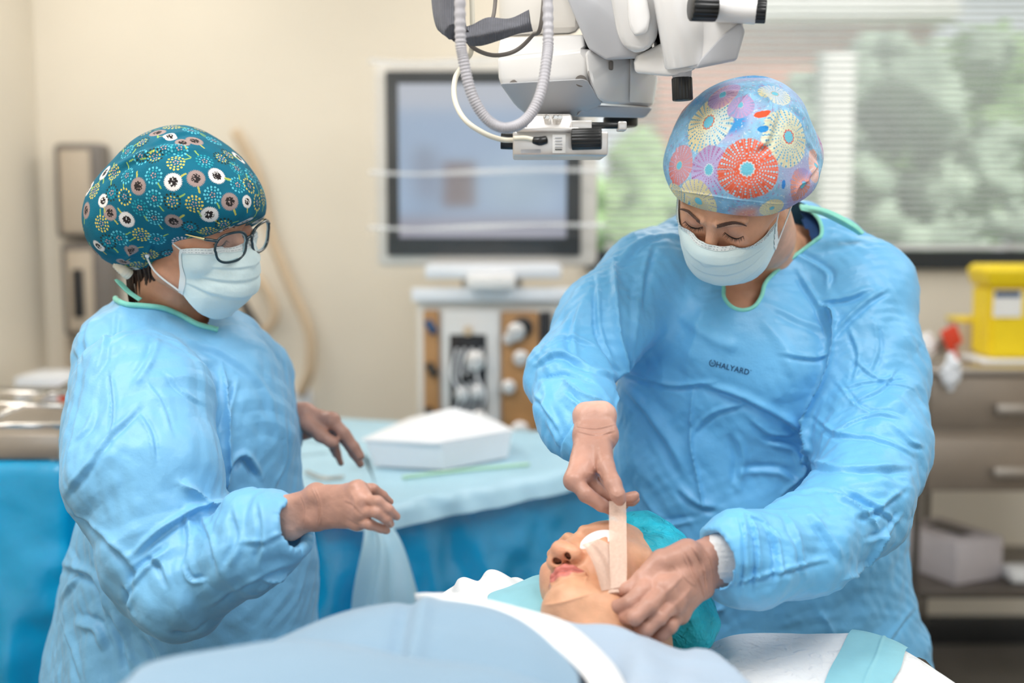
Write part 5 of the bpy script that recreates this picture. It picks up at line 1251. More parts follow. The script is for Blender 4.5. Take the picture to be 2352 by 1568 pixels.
lay((n1 - .35) * 3, (.40, .38, .60)); lay((n2 - .3) * 3.5, (.06, .30, .62)); lay((-n1 - .35) * 3, (.70, .33, .26)); lay((-n2 - .35) * 3, (.42, .62, .70))
fl = vnoise(cv, 420, 8); lay((fl > .66) * .5, (.75, .80, .75)); lay((fl < -.6) * .5, (.45, .15, .35))
CR, RD, PU = (.76, .70, .42), (.80, .14, .07), (.42, .30, .55)
US = [(1627, 280, 62, CR, (.10, .36, .60), (.65, .18, .10), 1, (.62, .72, .66)), (1812, 314, 58, (.66, .70, .52), (.09, .33, .58), (.62, .08, .06), 2, (.72, .68, .42)), (1628, 390, 50, (.42, .36, .60), (.48, .14, .36), (.55, .68, .75), 4, (.34, .44, .68)),
      (1716, 388, 62, RD, (.36, .62, .74), (.62, .66, .70), 3, (.66, .40, .36)), (1604, 462, 44, CR, (.35, .40, .62), (.6, .5, .3), 5, None), (1773, 478, 24, CR, (.45, .5, .6), (.6, .5, .3), 6, None),
      (1560, 380, 40, RD, (.50, .50, .66), (.7, .4, .3), 7, (.60, .30, .35)), (1845, 425, 36, (.62, .28, .22), (.25, .35, .62), (.3, .2, .4), 8, (.35, .3, .55)), (1875, 380, 34, (.70, .45, .40), (.55, .65, .75), (.7, .3, .3), 9, None), (1660, 218, 36, (.70, .35, .22), (.40, .25, .50), (.6, .5, .6), 10, (.45, .35, .58)),
      (1780, 215, 34, CR, (.10, .36, .60), (.5, .4, .3), 11, (.5, .6, .7)), (1700, 240, 30, (.45, .32, .55), (.2, .4, .65), (.6, .5, .6), 13, None), (1560, 250, 30, CR, (.3, .4, .6), (.6, .3, .2), 12, None)]
Ccap_done = []
for (x, y, r, b, dts, rg, sd, fp) in US:
    p, n = shoot(ct, x, y)
    if p is None: continue
    stamp(cv, npy(p), npy(n), 1.17 * r * p.y / FPX, urchin(b, dts, rg, sd, 22 if r > 50 else 16, fp), C)
rnd = random.Random(11)
for k in range(46):
    i = rnd.randrange(len(cv)); x, y = project(cv[i:i + 1])
    if cn[i] @ (npy(CAM) - cv[i]) > .02: continue
    stamp(cv, cv[i], cn[i], rnd.uniform(.025, .038), urchin(*rnd.choice([(CR, (.10, .36, .60), (.6, .2, .1)), (RD, (.36, .62, .74), (.6, .6, .7)), (PU, (.48, .14, .36), (.5, .6, .7))]), seed=k), C)
for (x, y, a_, b_, k_) in ((1752, 262, 18, 9, (.80, .10, .04)), (1753, 296, 13, 8, (.03, .26, .62)), (1800, 424, 6, 12, (.04, .22, .60))):
    p, n = shoot(ct, x, y); r, u = tangent(npy(n)); D = cv - npy(p); m = ((D @ r) / (a_ * p.y / FPX)) ** 2 + ((D @ u) / (b_ * p.y / FPX)) ** 2 < 1 + .3 * n3
    C[m & ((D ** 2).sum(1) < .03 ** 2)] = k_
cap = mesh_np('scrub_cap', cv, cq, M['attr_cloth'], S, cols=np.clip(C, 0.01, 1)); cap['label'] = 'colourful sea-urchin print scrub cap'
# dark hair under the cap by the ear
tubes('hair', [([xv(MS, (.070 + .002 * math.sin(i), .004 + .004 * i, .025)), xv(MS, (.076, .006 + .005 * i, -.006)), xv(MS, (.072, .014 + .005 * i, -.035))], .0035, 12) for i in range(9)], M['hair'], S)
tubes('hair', [([xv(MS, (.066, -.030 + .004 * i, .050)), xv(MS, (.070, -.022 + .004 * i, .028)), xv(MS, (.071, -.012 + .004 * i, .010))], .0022, 10) for i in range(6)], M['hairb'], S)
# ================================================================== THE NURSE
nurse = empty('person', 'woman in pale blue gown with teal dandelion print cap and glasses, standing at the left', 'person', (at(440, 1200, 1.72).x, 1.72, 0))
Nn_ = nurse
MN = pose_axes((.43, .88, .21), (.12, -.29, .95), (0, -.1165, -.004), at(573, 554, 1.625))
hv, hq, hc = head_local(open_nose=False, h=.0018, nk=.84); hv = xf(MN, hv)
hc = np.clip(hc * [1.22, 1.12, 1.08], 0, 1)
def gownN(F_, e=0.0):
    C = lambda a, b, ra, rb, n=None, f=1: F_.cone(at(*a), at(*b), ra * a[2] / FPX - e, rb * b[2] / FPX - e, n, f)
    F_.block(.05, .05)
    C((455, 880, 1.74), (465, 1000, 1.74), 175, 208); C((465, 1000, 1.74), (445, 1300, 1.74), 208, 262); C((445, 1300, 1.74), (440, 1600, 1.74), 262, 298)
    F_.cone(at(440, 1600, 1.74), Vector((-.47, 1.74, .40)), 298 * 1.74 / FPX - e, .24 - e)
    C((340, 790, 1.70), (470, 800, 1.78), 92, 78); C((560, 880, 1.86), (590, 1000, 1.86), 98, 100); C((300, 830, 1.66), (300, 1000, 1.64), 130, 150); C((500, 810, 1.80), (580, 860, 1.86), 70, 75)
    C((330, 740, 1.74), (300, 800, 1.72), 62, 90)
    C((330, 1380, 1.80), (300, 1560, 1.80), 190, 190)
    F_.block(.03, .03)
    C((330, 910, 1.57), (325, 1080, 1.51), 160, 175); C((325, 1080, 1.51), (375, 1260, 1.47), 172, 140); C((375, 1260, 1.47), (420, 1345, 1.44), 135, 112); C((420, 1345, 1.44), (560, 1275, 1.41), 110, 100); C((560, 1275, 1.41), (640, 1222, 1.395), 98, 74)
    C((560, 1180, 1.41), (640, 1195, 1.40), 40, 50); C((580, 1330, 1.42), (640, 1262, 1.40), 44, 36)
    F_.block(.03, .03); C((590, 900, 1.93), (620, 1000, 1.92), 70, 62); C((620, 1000, 1.92), (655, 970, 1.89), 55, 40)
    return F_
GF = PField(); gownN(GF)
GF.block(.01, .006); GF.cone(at(655, 1215, 1.395), at(760, 1180, 1.36), 52 * 1.39 / FPX, 66 * 1.36 / FPX); GF.blocks[-1]['sub'] = True
gv, gq = GF.build(.0050); gv, gq = subdiv(gv, gq); gn = vnormals(gv, gq); gt = bvh(gv, gq)
FN = [([(512, 830), (514, 900), (520, 1000), (522, 1090), (505, 1150)], .010, -.014, 'v'), ([(520, 1080), (560, 1050), (600, 1100)], .010, .010, 's'), ([(515, 1150), (560, 1140), (610, 1130)], .008, -.012, 'v'), ([(410, 1108), (450, 1140), (470, 1172)], .012, -.018, 'v'), ([(425, 1178), (470, 1165), (520, 1150)], .008, -.012, 'v'),
 ([(245, 850), (255, 920), (250, 1005)], .005, .005, 's'), ([(160, 1135), (200, 1080), (250, 1000), (320, 930)], .008, .006, 's'), ([(320, 940), (350, 990), (360, 1060)], .006, .004, 'S'), ([(160, 1180), (240, 1230), (300, 1290), (310, 1345)], .008, .008, 's'), ([(160, 1165), (180, 1200), (230, 1240)], .006, .005, 'v'),
 ([(310, 1280), (360, 1230), (420, 1190), (460, 1165)], .008, .010, 's'), ([(305, 1340), (330, 1300), (380, 1260)], .008, .009, 'S'), ([(340, 1280), (370, 1300), (395, 1350)], .007, .006, 's'), ([(420, 1170), (430, 1230), (418, 1300)], .007, .006, 's'), ([(455, 1180), (480, 1240), (500, 1310)], .008, .007, 's'),
 ([(425, 1300), (440, 1330), (470, 1330)], .005, .006, 'S'), ([(290, 1340), (300, 1370), (310, 1400)], .007, .008, 's'), ([(320, 1340), (300, 1390), (330, 1420)], .010, .006, 's'), ([(540, 1170), (550, 1240), (520, 1300)], .008, .006, 's'), ([(600, 1160), (608, 1230), (590, 1290)], .007, .006, 's'), ([(480, 1400), (540, 1370), (600, 1330), (660, 1300)], .010, .006, 's'),
 ([(390, 1440), (430, 1450), (480, 1430)], .008, .006, 'v'), ([(560, 1250), (620, 1240), (690, 1200)], .006, .004, 's'), ([(600, 1335), (640, 1330), (690, 1300)], .008, -.008, 'v'), ([(150, 780), (180, 830), (170, 900)], .010, .006, 's'), ([(230, 700), (200, 760), (190, 850)], .010, .006, 's'), ([(270, 720), (240, 800), (210, 870)], .008, .005, 'S'),
 ([(360, 760), (340, 820), (300, 880)], .010, .005, 's'), ([(420, 780), (520, 820), (600, 900), (640, 1000)], .014, .005, 's'), ([(540, 870), (520, 940), (500, 1000)], .008, .005, 's'), ([(180, 930), (165, 1000), (150, 1080)], .008, .006, 's'), ([(170, 1020), (200, 980), (215, 930)], .008, .005, 's'),
 ([(150, 1300), (220, 1340), (240, 1420)], .012, .010, 's'), ([(180, 1420), (230, 1440), (250, 1500)], .012, .010, 'S'), ([(140, 1400), (170, 1480), (200, 1568)], .012, .010, 's'), ([(250, 1400), (280, 1470), (300, 1540)], .012, .010, 's'), ([(160, 1250), (180, 1310), (150, 1380)], .010, .008, 'S'), ([(330, 1450), (360, 1500), (380, 1560)], .012, .008, 's'),
 ([(600, 1380), (640, 1340), (650, 1420)], .012, .007, 's'), ([(650, 1340), (665, 1400), (660, 1480)], .010, .006, 'S'), ([(640, 1120), (668, 1060), (660, 960)], .010, .006, 's'), ([(380, 850), (420, 900), (470, 930)], .006, .003, 's'), ([(340, 870), (380, 930), (400, 1000)], .006, .003, 'S'), ([(560, 700), (600, 760), (640, 810)], .008, .004, 's')]
d = fold(gv, gn, gt, FN); gx, gy = project(gv)
low = np.clip((gy - 1150) / 150, 0, 1) * np.clip((420 - gx) / 120, 0, 1)
d += facet(gv, 4.5, .0070, 17) + facet(gv, 10, .0045, 19) + .005 * vnoise(gv, 6, 12) + facet(gv, 24, .0020, 14) + facet(gv, 50, .0010, 15)
loc = lambda x, y, rx, ry: np.exp(-(((gx - x) / rx) ** 2 + ((gy - y) / ry) ** 2))
d += facet(gv, 12, .0080, 71) * loc(430, 1270, 150, 110) + facet(gv, 20, .0040, 72) * loc(560, 1250, 140, 100) + facet(gv, 11, .0050, 73) * loc(250, 780, 110, 90) + low * facet(gv, 8, .010, 33)
gv = gv + gn * d[:, None]; gt = bvh(gv, gq)
NP_ = [(262, 560), (262, 640), (266, 685), (290, 698), (330, 700), (372, 706), (412, 722), (452, 744), (474, 750), (486, 700), (486, 500)]
gx, gy = project(gv); cut = inpoly(gx, gy, NP_) & (gv[:, 1] < 1.80); keep = ~cut[gq].any(1); gq2 = gq[keep]; used = np.unique(gq2); rm = np.full(len(gv), -1); rm[used] = np.arange(len(used))
mesh_np('surgical_gown', gv[used], rm[gq2], M['gown_n'], Nn_)
nl = laid(gt, [(264, 655), (267, 688), (290, 702), (330, 705), (372, 710), (412, 726), (452, 747), (500, 760)], .0028, 50)
nl = [q_ for c_ in nl for q_ in c_]; my = sorted(q_.y for q_ in nl)[len(nl) // 2]; nl = [[q_ for q_ in nl if abs(q_.y - my) < .10]]
b1 = tubes('neck_binding', [(c_, .0042, 70) for c_ in nl], M['mint'], Nn_, sides=8); b1['label'] = 'mint green neck binding'
b2 = patch('neck_tab', [[(262, 642, 1.66), (272, 652, 1.65), (292, 672, 1.645), (318, 690, 1.64)], [(268, 640, 1.66), (282, 648, 1.655), (302, 668, 1.65), (326, 684, 1.645)]], M['mint'], Nn_, thick=.002, nu=8, nv=20); b2['label'] = 'mint green collar tab'
nf = Field(); gownN(nf, .018); nv_, nq_ = nf.build(.006); c_ = nv_[nq_].mean(1); cx_, cy_ = project(c_); k = inpoly(cx_, cy_, [(255, 640), (440, 640), (440, 770), (255, 770)]) & (c_[:, 1] < 1.76)
q_ = nq_[k]; u_ = np.unique(q_); r_ = np.full(len(nv_), -1); r_[u_] = np.arange(len(u_)); mesh_np('scrub_top', nv_[u_], r_[q_], M['navy'], Nn_)
gA, fA, _ = glove('glove', HA, Nn_, cuffpos=((705, 1165, 1.39), (672, 1185, 1.40)), seed=13, folds=[([(716, 1118), (730, 1150), (733, 1180), (727, 1208)], .0012, -.002, 'v'), ([(722, 1118), (736, 1150), (738, 1185), (730, 1212)], .0012, .0012, 'r'), ([(690, 1140), (700, 1170), (697, 1215)], .002, .0014, 's'), ([(790, 1150), (812, 1160), (830, 1180)], .003, .0008, 's'), ([(800, 1190), (815, 1200), (835, 1205)], .003, .0008, 's'), ([(806, 1130), (815, 1150), (812, 1175)], .003, .0007, 'r')])
gB, fB, _ = glove('glove', HB, Nn_, seed=14, h=.0018)
BF = Field().block(.03)
BF.cone(xv(MN, (0, .035, -.11)), at(405, 760, 1.77), .050, .046)
gownN(BF, .034); bv, bq = BF.build(.006)
vA, qA, cA = shrink(fA, .0016); vB, qB, cB = shrink(fB, .0016)
v, q, c = join([(hv, hq, hc), (bv, bq, np.tile(SKIN * [1.2, 1.1, 1.05], (len(bv), 1))), (vA, qA, cA), (vB, qB, cB)])
mesh_np('body', v, q, M['skin'], Nn_, cols=c)
ht = bvh(hv, hq); brows_lashes(MN, ht, Nn_, 1.2)
mk, on = face_mask(MN, Nn_, top=-.012, corner=((.059, -.046, -.012), (.056, -.034, -.090)), low=(0, -.078, -.138), jut=.004, head=ht)
tubes('ear_loop', [([on(.02, -.98), xv(MN, (-.074, -.008, .0)), xv(MN, (-.080, .012, -.004)), xv(MN, (-.080, .02, -.02))], .0012, 24), ([on(.97, -.98), xv(MN, (-.076, -.004, -.062)), xv(MN, (-.080, .016, -.030))], .0014, 20)], M['mask_white'], Nn_)
# glasses
GX = empty('glasses', None, None); 
bpy.data.objects.remove(GX)
def lens_loop(s, n=64, g=1.0):
    out = []
    for i in range(n):
        a = 2 * math.pi * i / n; ca, sa = math.cos(a), math.sin(a); e = .42
        x = math.copysign(abs(ca) ** (2 * e / 1.1), ca) * .0275 * g; z = math.copysign(abs(sa) ** (2 * e / 1.1), sa) * .0225 * g
        if z > 0: x *= 1.06
        X = s * .0350 + x; out.append((X, -.1165 + (abs(X)) ** 2 * 3.0 + .0, -.006 + z))
    return out
fr_ = []
for s in (-1, 1):
    P = lens_loop(s); fr_.append(([xv(MN, p) for p in P + P[:2]], .0019, None))
fr_.append(([xv(MN, (-.0085, -.1165, .002)), xv(MN, (0, -.1185, .005)), xv(MN, (.0085, -.1165, .002))], .0019, 10))
for s in (-1, 1): fr_.append(([xv(MN, (s * .060, -.107, .008)), xv(MN, (s * .066, -.1, .009)), xv(MN, (s * .070, -.090, .009))], .0022, 8))
gl = tubes('glasses', fr_, M['frames'], Nn_, sides=8); gl['label'] = 'dark rectangular spectacles'
for s in (-1, 1):
    P = lens_loop(s, g=.98); cpt = xv(MN, (s * .0335, -.1165 + .0335 ** 2 * 3, -.006)); vs = [xv(MN, p)[:] for p in P] + [cpt[:]]
    l_ = mesh_np('lens', vs, [], M['lens'], None, tris=[(i, (i + 1) % 64, 64) for i in range(64)]); l_.parent = gl; l_.matrix_parent_inverse = gl.matrix_parent_inverse.copy(); l_.matrix_parent_inverse = Matrix.Translation(-Vector(gl.matrix_world.translation)) if False else Matrix()
    P = lens_loop(s, g=.955); t_ = tubes('inner_rim', [([xv(MN, (p[0], p[1] + .0022, p[2])) for p in P + P[:2]], .0012, None)], M['frames_in'], None); t_.parent = gl; t_.matrix_parent_inverse = Matrix()
    t_ = tubes('temple', [([xv(MN, (s * .069, -.092, .009)), xv(MN, (s * .075, -.05, .010)), xv(MN, (s * .079, .0, .008))], [.0022, .0012, .0012], 20)], M['gold'], None); t_.parent = gl; t_.matrix_parent_inverse = Matrix()
# hair at the nape and by the ear, earring
rnd = random.Random(6)
tubes('hair', [([xv(MN, (-.066 + .01 * rnd.random(), .010 + .010 * i / 3, -.020)), xv(MN, (-.060 + .012 * rnd.random(), .022 + .012 * i / 3, -.06)), xv(MN, (-.050 + .012 * rnd.random(), .018 + .014 * i / 3 + .01 * rnd.random(), -.12)), xv(MN, (-.046 + .01 * rnd.random(), .008 + .016 * i / 3, -.165))], [.0020, .0014, .0005], 20) for i in np.linspace(0, 12, 46)], M['hairb'], Nn_)
cyl('earring', xv(MN, (-.083, .004, -.036)), xv(MN, (-.086, .003, -.037)), .003, M['tray'], Nn_)
# cap
pn = lambda r, Y=1.68: r * Y / FPX
CF = PField().block(.05, .02)
CF.ell(at(418, 432, 1.665), (pn(132), .122, pn(141))).ell(at(342, 482, 1.68), (pn(116), .10, pn(106))).ell(at(298, 520, 1.68), (pn(80), .085, pn(90))).ell(at(500, 447, 1.645), (pn(72), .100, pn(84))).ell(at(548, 478, 1.63), (pn(40), .058, pn(46)))
fr, bk = at(604, 489, 1.60), at(322, 622, 1.62); xl = Vector((.25, 1, .10)); nrm = xl.cross(bk - fr).normalized()
if nrm.dot(MN.to_3x3() @ Vector((0, 0, 1))) < 0: nrm = -nrm
CF.block(.001, .005).plane(fr, nrm); CF.blocks[-1]['sub'] = True
cv, cq = CF.build(.0019); cv, cq = subdiv(cv, cq); cn = vnormals(cv, cq); ct = bvh(cv, cq)
d = fold(cv, cn, ct, [([(240, 410), (300, 372), (380, 350), (460, 352)], .012, .007, 's'), ([(285, 600), (300, 575), (290, 550)], .008, -.006, 'v'), ([(330, 610), (340, 585), (350, 560)], .006, .004, 's'), ([(360, 330), (420, 305), (480, 310)], .010, .004, 's'), ([(230, 560), (260, 580), (300, 590)], .008, .005, 's'), ([(540, 360), (575, 420), (600, 470)], .010, .003, 's'),
    ([(322, 606), (400, 580), (500, 538), (600, 478)], .0016, -.0015, 'v')])
d += .0032 * vnoise(cv, 13, 15) + facet(cv, 10, .0020, 16)
cv = cv + cn * d[:, None]; ct = bvh(cv, cq)
C = np.tile(np.array([.004, .135, .215]), (len(cv), 1)) * (1 + .15 * vnoise(cv, 80, 5))[:, None]
WH, TP = (.80, .77, .74), (.36, .27, .25)
CY, YL, DK, TL, PW = (.12, .55, .66), (.72, .60, .12), (.02, .04, .03), (.02, .33, .40), (.75, .72, .78)
def zp(x, y): return 180 + x / 3.016, 260 + y / 3.016
YG, GR = (.50, .48, .10), (.30, .50, .12)
DL = [(TP, 413, 505, 100, 1), (TP, 815, 450, -72, 1), (TP, 1050, 612, -62, 1), (TP, 660, 750, 35, 1), (TP, 218, 690, -58, .9), (TP, 805, 190, -35, 1), (TP, 722, 203, -60, .85), (WH, 655, 475, 35, 1), (WH, 960, 432, 8, 1), (WH, 335, 737, 128, .95), (WH, 908, 705, -58, 1), (WH, 1170, 612, -80, .75), (WH, 170, 605, -80, .8), (WH, 138, 920, -60, .8), (WH, 635, 158, 180, .8), (TP, 365, 955, 5, .85), (TP, 310, 1030, 40, .8)]
DT = [(CY, TL, 520, 430, -60), (DK, YL, 650, 612, 30), (YL, YL, 802, 630, -70), (CY, TL, 525, 590, -60), (CY, CY, 930, 565, -60), (DK, TL, 775, 788, -60), (YL, YL, 435, 842, -150), (YL, YL, 160, 765, 95), (YL, DK, 320, 578, 100), (DK, TL, 230, 550, 105), (CY, TL, 335, 430, 100), (YL, YL, 675, 340, 30), (TL, CY, 875, 330, 140), (DK, YL, 990, 310, 10), (TL, CY, 1100, 382, -60), (CY, TL, 1105, 495, 180), (CY, TL, 283, 865, 30), (CY, TL, 543, 872, 30), (PW, PW, 710, 887, 30),
      (YL, YL, 495, 972, -120), (CY, CY, 940, 190, 180), (TL, CY, 590, 235, 200), (CY, CY, 525, 725, -70), (YL, DK, 1185, 500, 120), (DK, CY, 620, 970, -20), (YL, YL, 415, 1050, 0), (TL, TL, 425, 655, -70), (CY, DK, 430, 300, 200), (DK, YL, 530, 300, 190), (DK, TL, 205, 890, -60), (YL, YL, 905, 820, 0), (CY, CY, 780, 120, 10), (YL, DK, 1240, 620, 90), (CY, TL, 700, 240, -40)]
for (k_, x, y, a, s) in DL:
    p, n = shoot(ct, *zp(x, y))
    if p is not None:
        Rm = 19.5 * s * 1.66 / FPX; stamp(cv, npy(p), npy(n), Rm, stem(a, YG, .9, 1.7), C); stamp(cv, npy(p), npy(n), Rm, dandelion(k_), C)
for (c1, c2, x, y, a) in DT:
    p, n = shoot(ct, *zp(x, y))
    if p is not None:
        Rm = 19 * 1.66 / FPX; stamp(cv, npy(p), npy(n), Rm, stem(a, GR, 1.0, 1.75, .08), C); stamp(cv, npy(p), npy(n), Rm, dotty(c1, c2), C)
rnd = random.Random(5); cen = [npy(p) for p in (shoot(ct, *zp(t[-4 if len(t) == 5 and isinstance(t[0], tuple) and not isinstance(t[1], tuple) else -3], t[-3 if len(t) == 5 and isinstance(t[0], tuple) and not isinstance(t[1], tuple) else -2]))[0] for t in DL + DT) if p is not None]
for k in range(1500):
    i = rnd.randrange(len(cv))
    if any(np.linalg.norm(cv[i] - o_) < .0245 for o_ in cen): continue
    cen.append(cv[i]); f = rnd.choice([dandelion(WH), dandelion(TP), dotty(CY, TL), dotty(YL, YL), dotty(DK, YL)])
    stamp(cv, cv[i], cn[i], .0122, stem(rnd.uniform(0, 360), GR), C); stamp(cv, cv[i], cn[i], .0122, f, C)
cap = mesh_np('scrub_cap', cv, cq, M['attr_cloth'], Nn_, cols=C); cap['label'] = 'teal dandelion print scrub cap'
tube('hair_tie', [(270, 606, 1.64), (285, 622, 1.635), (298, 632, 1.64)], .0075, M['creamhose'], Nn_, n=24, mod=lambda k: 1 + .12 * (k % 3 == 0))
# ================================================================== THE PATIENT
patient = empty('person', 'patient lying face up in an aqua cap with white eye pad, covered by pale sheets', 'person', (.05, 1.1, .93))
P_ = patient
MP = pose_axes((.81, -.33, .48), (.10, .95, .27), (0, -.1, -.073), at(1290, 1315, 1.336), 1.02)
hv, hq, hc = head_local(open_nose=True, full=1.0, h=.0012); hv = xf(MP, hv)
hc = np.clip(hc * [1.22, 1.18, 1.08], 0, 1)
ht = bvh(hv, hq); hn = vnormals(hv, hq)
d = fold(hv, hn, ht, [([(1222, 1392), (1265, 1388), (1310, 1378), (1360, 1362)], .0055, -.0022, 'v'), ([(1342, 1300), (1349, 1318), (1344, 1338)], .003, -.0016, 'v')])
hv = hv + hn * d[:, None]; ht = bvh(hv, hq)
BF = Field().block(.04)
e0 = xv(MP, (0, .03, -.09)); e1 = xv(MP, (0, .04, -.20))
BF.cone(e0, e1, .050, .066).cone(e1, Vector((.02, 1.08, .955)), .066, .085).cone(Vector((-.12, 1.10, .945)), Vector((.16, 1.12, .945)), .085, .085)
BF.cone(Vector((.0, 1.05, .95)), Vector((-.16, .62, .96)), .115, .115).cone(Vector((-.16, .62, .96)), Vector((-.22, .35, .95)), .115, .12)
BF.cone(Vector((-.14, .35, .95)), Vector((-.30, -.25, .93)), .08, .055).cone(Vector((-.30, .37, .95)), Vector((-.46, -.22, .93)), .08, .055)
for s in (-1, 1):
    a = Vector((.0 + s * .17, 1.09 - s * .0, .945)); b = Vector((-.07 + s * .22, .80, .93)); c = Vector((-.14 + s * .20, .55, .935)); BF.cone(a, b, .05, .04).cone(b, c, .04, .03).cone(c, c + Vector((-.02, -.1, 0)), .03, .03)
bv, bq = BF.build(.006)
v, q, c = join([(hv, hq, hc), (bv, bq, np.tile(SKIN * [1.15, 1.1, 1.05], (len(bv), 1)))])
pb_ = mesh_np('body', v, q, M['skin'], P_, cols=np.clip(c, 0, 1))
# bouffant cap
CF = PField().block(.04, .02); up = (MP.to_3x3() @ Vector((0, 0, 1))).normalized()
c0 = xv(MP, (0, .025, .065)); CF.ell(c0, (.092, .092, .086)); CF.ell(at(1562, 1420, 1.44), (.052, .055, .046)); CF.ell(at(1500, 1300, 1.50), (.055, .06, .05))
fr, bk = xv(MP, (0, -.09, .052)), xv(MP, (0, .10, -.03)); xl = MP.to_3x3() @ Vector((1, 0, 0)); nrm = xl.cross(bk - fr).normalized()
if nrm.dot(up) < 0: nrm = -nrm
CF.block(.001, .008).plane(fr, nrm); CF.blocks[-1]['sub'] = True
cv, cq = CF.build(.003); cv, cq = subdiv(cv, cq); cn = vnormals(cv, cq)
cv = cv + cn * (facet(cv, 12, .0050, 3) + facet(cv, 30, .002, 5) + .005 * vnoise(cv, 16, 6))[:, None]
cp_ = mesh_np('bouffant_cap', cv, cq, M['cyancap'], P_); cp_['label'] = 'aqua mesh bouffant cap'
def onhead(x, y, l=.0012):
    p, n = shoot(ht, x, y)
    return None if p is None else p + (CAM - p).normalized() * l
# eye pad: a convex oval resting on the closed eye
nrr, na = 16, 60; vs = []; cpx, cpy = 1361, 1257; base_ = []
def eyepad(u, a, l): # in head coordinates
    x = .0350 + .0255 * u * math.cos(a); z = -.012 + .0165 * u * math.sin(a) * (1 - .15 * math.cos(a))
    return xv(MP, (x, -.0910 + (x - .02) ** 2 * 6.0 - l * .6 * (1 - u ** 2), z))
for i in range(nrr + 1):
    for j in range(na): vs.append(eyepad(i / nrr, 2 * math.pi * j / na, .004)[:])
qs = [(i * na + j, i * na + (j + 1) % na, (i + 1) * na + (j + 1) % na, (i + 1) * na + j) for i in range(nrr) for j in range(na)]
ep = mesh_np('eye_pad', vs, qs, M['shield'], P_); md = ep.modifiers.new('t', 'SOLIDIFY'); md.thickness = .0015; md.offset = 0
hp = np.vstack([hv, np.array(vs)]); hqq = np.vstack([hq, np.array(qs) + len(hv)]); ht2 = bvh(hp, hqq)
def th(x, y, l=.0016):
    p, n = shoot(ht2, x, y); return None if p is None else p + (CAM - p).normalized() * l
# stuck part of the tape, then the strip held up between the hands
tape = empty('tape_strip', 'beige paper tape stretched from the patient\'s cheek up to the surgeon\'s gloved fingers', 'tape', at(1400, 1300, 1.38))
Lf = [(1337, 1250), (1347, 1264), (1357, 1282), (1366, 1302), (1373, 1326), (1382, 1357)]
Rt = [(1374, 1237), (1396, 1247), (1412, 1263), (1426, 1286), (1436, 1316), (1440, 1345)]
rows = []
for a, b in zip(Lf, Rt):
    r = [th(a[0] + (b[0] - a[0]) * t, a[1] + (b[1] - a[1]) * t) for t in np.linspace(0, 1, 9)]
    last = None
    for i in range(9):
        if r[i] is None: r[i] = last
        last = r[i]
    for i in range(8, -1, -1):
        if r[i] is None: r[i] = r[i + 1]
    rows.append(r)
for k_ in range(len(rows) - 2, -1, -1):
    for i in range(9):
        rf = rows[k_ + 1][i]; p_ = rows[k_][i]
        if p_.y > rf.y + .022 or p_.y < rf.y - .022: t_ = i / 8; rows[k_][i] = at(Lf[k_][0] + (Rt[k_][0] - Lf[k_][0]) * t_, Lf[k_][1] + (Rt[k_][1] - Lf[k_][1]) * t_, rf.y + .006)
for k_, r in enumerate(rows):
    xs_ = np.arange(9); cf = np.polyfit(xs_, [q_.y for q_ in r], 2); yf = np.polyval(cf, xs_)
    rows[k_] = [at(Lf[k_][0] + (Rt[k_][0] - Lf[k_][0]) * i / 8, Lf[k_][1] + (Rt[k_][1] - Lf[k_][1]) * i / 8, min(yf[i], r[i].y) - .0012) for i in range(9)]
patch('stuck_tape', rows, M['tape'], tape, nu=40, nv=40, thick=0)
p0, p1 = th(1402, 1350), th(1438, 1344); p0 = p0 or at(1402, 1350, 1.36); p1 = p1 or at(1438, 1344, 1.36)
pb0 = at(1402, 1352, p0.y - .004); pb1 = at(1439, 1346, p0.y - .004)
ym = min(1.385, min((q_.y for q_ in (th(1402, 1292), th(1420, 1292), th(1438, 1292)) if q_ is not None), default=1.38) - .006); p0 = min((p0, p1), key=lambda q_: q_.y)
pb0 = at(1402, 1352, min(p0.y - .004, ym + .004)); pb1 = at(1439, 1346, min(p0.y - .004, ym + .004))
patch('lifted_tape', [[at(1399, 1150, 1.405), at(1418, 1151, 1.404), at(1438, 1150, 1.405)], [at(1399, 1220, (1.405 + ym) / 2), at(1419, 1221, (1.405 + ym) / 2 - .002), at(1439, 1220, (1.405 + ym) / 2)], [at(1400, 1290, ym), at(1420, 1290, ym - .003), at(1440, 1290, ym)], [pb0, (pb0 + pb1) / 2, pb1]], M['tape'], tape, nu=40, nv=16, thick=0)
patch('tape_end', [[at(1382, 1357, p0.y - .003), at(1402, 1353, p0.y - .004), at(1420, 1352, p0.y - .004)], [at(1396, 1364, p0.y - .008), at(1410, 1362, p0.y - .008), at(1424, 1362, p0.y - .006)], [at(1412, 1378, 1.335), at(1420, 1376, 1.33), at(1430, 1372, 1.33)]], M['tape'], tape, nu=20, nv=16, thick=0)

# ------------------------------------------------------------------ operating table and what lies on it
ot = empty('operating_table', 'operating table under the patient and the white pads', 'table', (.05, .9, 0))
box('mattress', (.06, .55, .85), (.50, 1.95, .07), M['blackpl'], ot, bev=.02); box('arm_board', (.42, 1.33, .90), (.28, .32, .035), M['blackpl'], ot, bev=.012)
box('column', (.0, .7, .42), (.22, .34, .80), M['steel'], ot, bev=.02); box('base', (.0, .7, .05), (.5, 1.1, .1), M['steel'], ot, bev=.03)
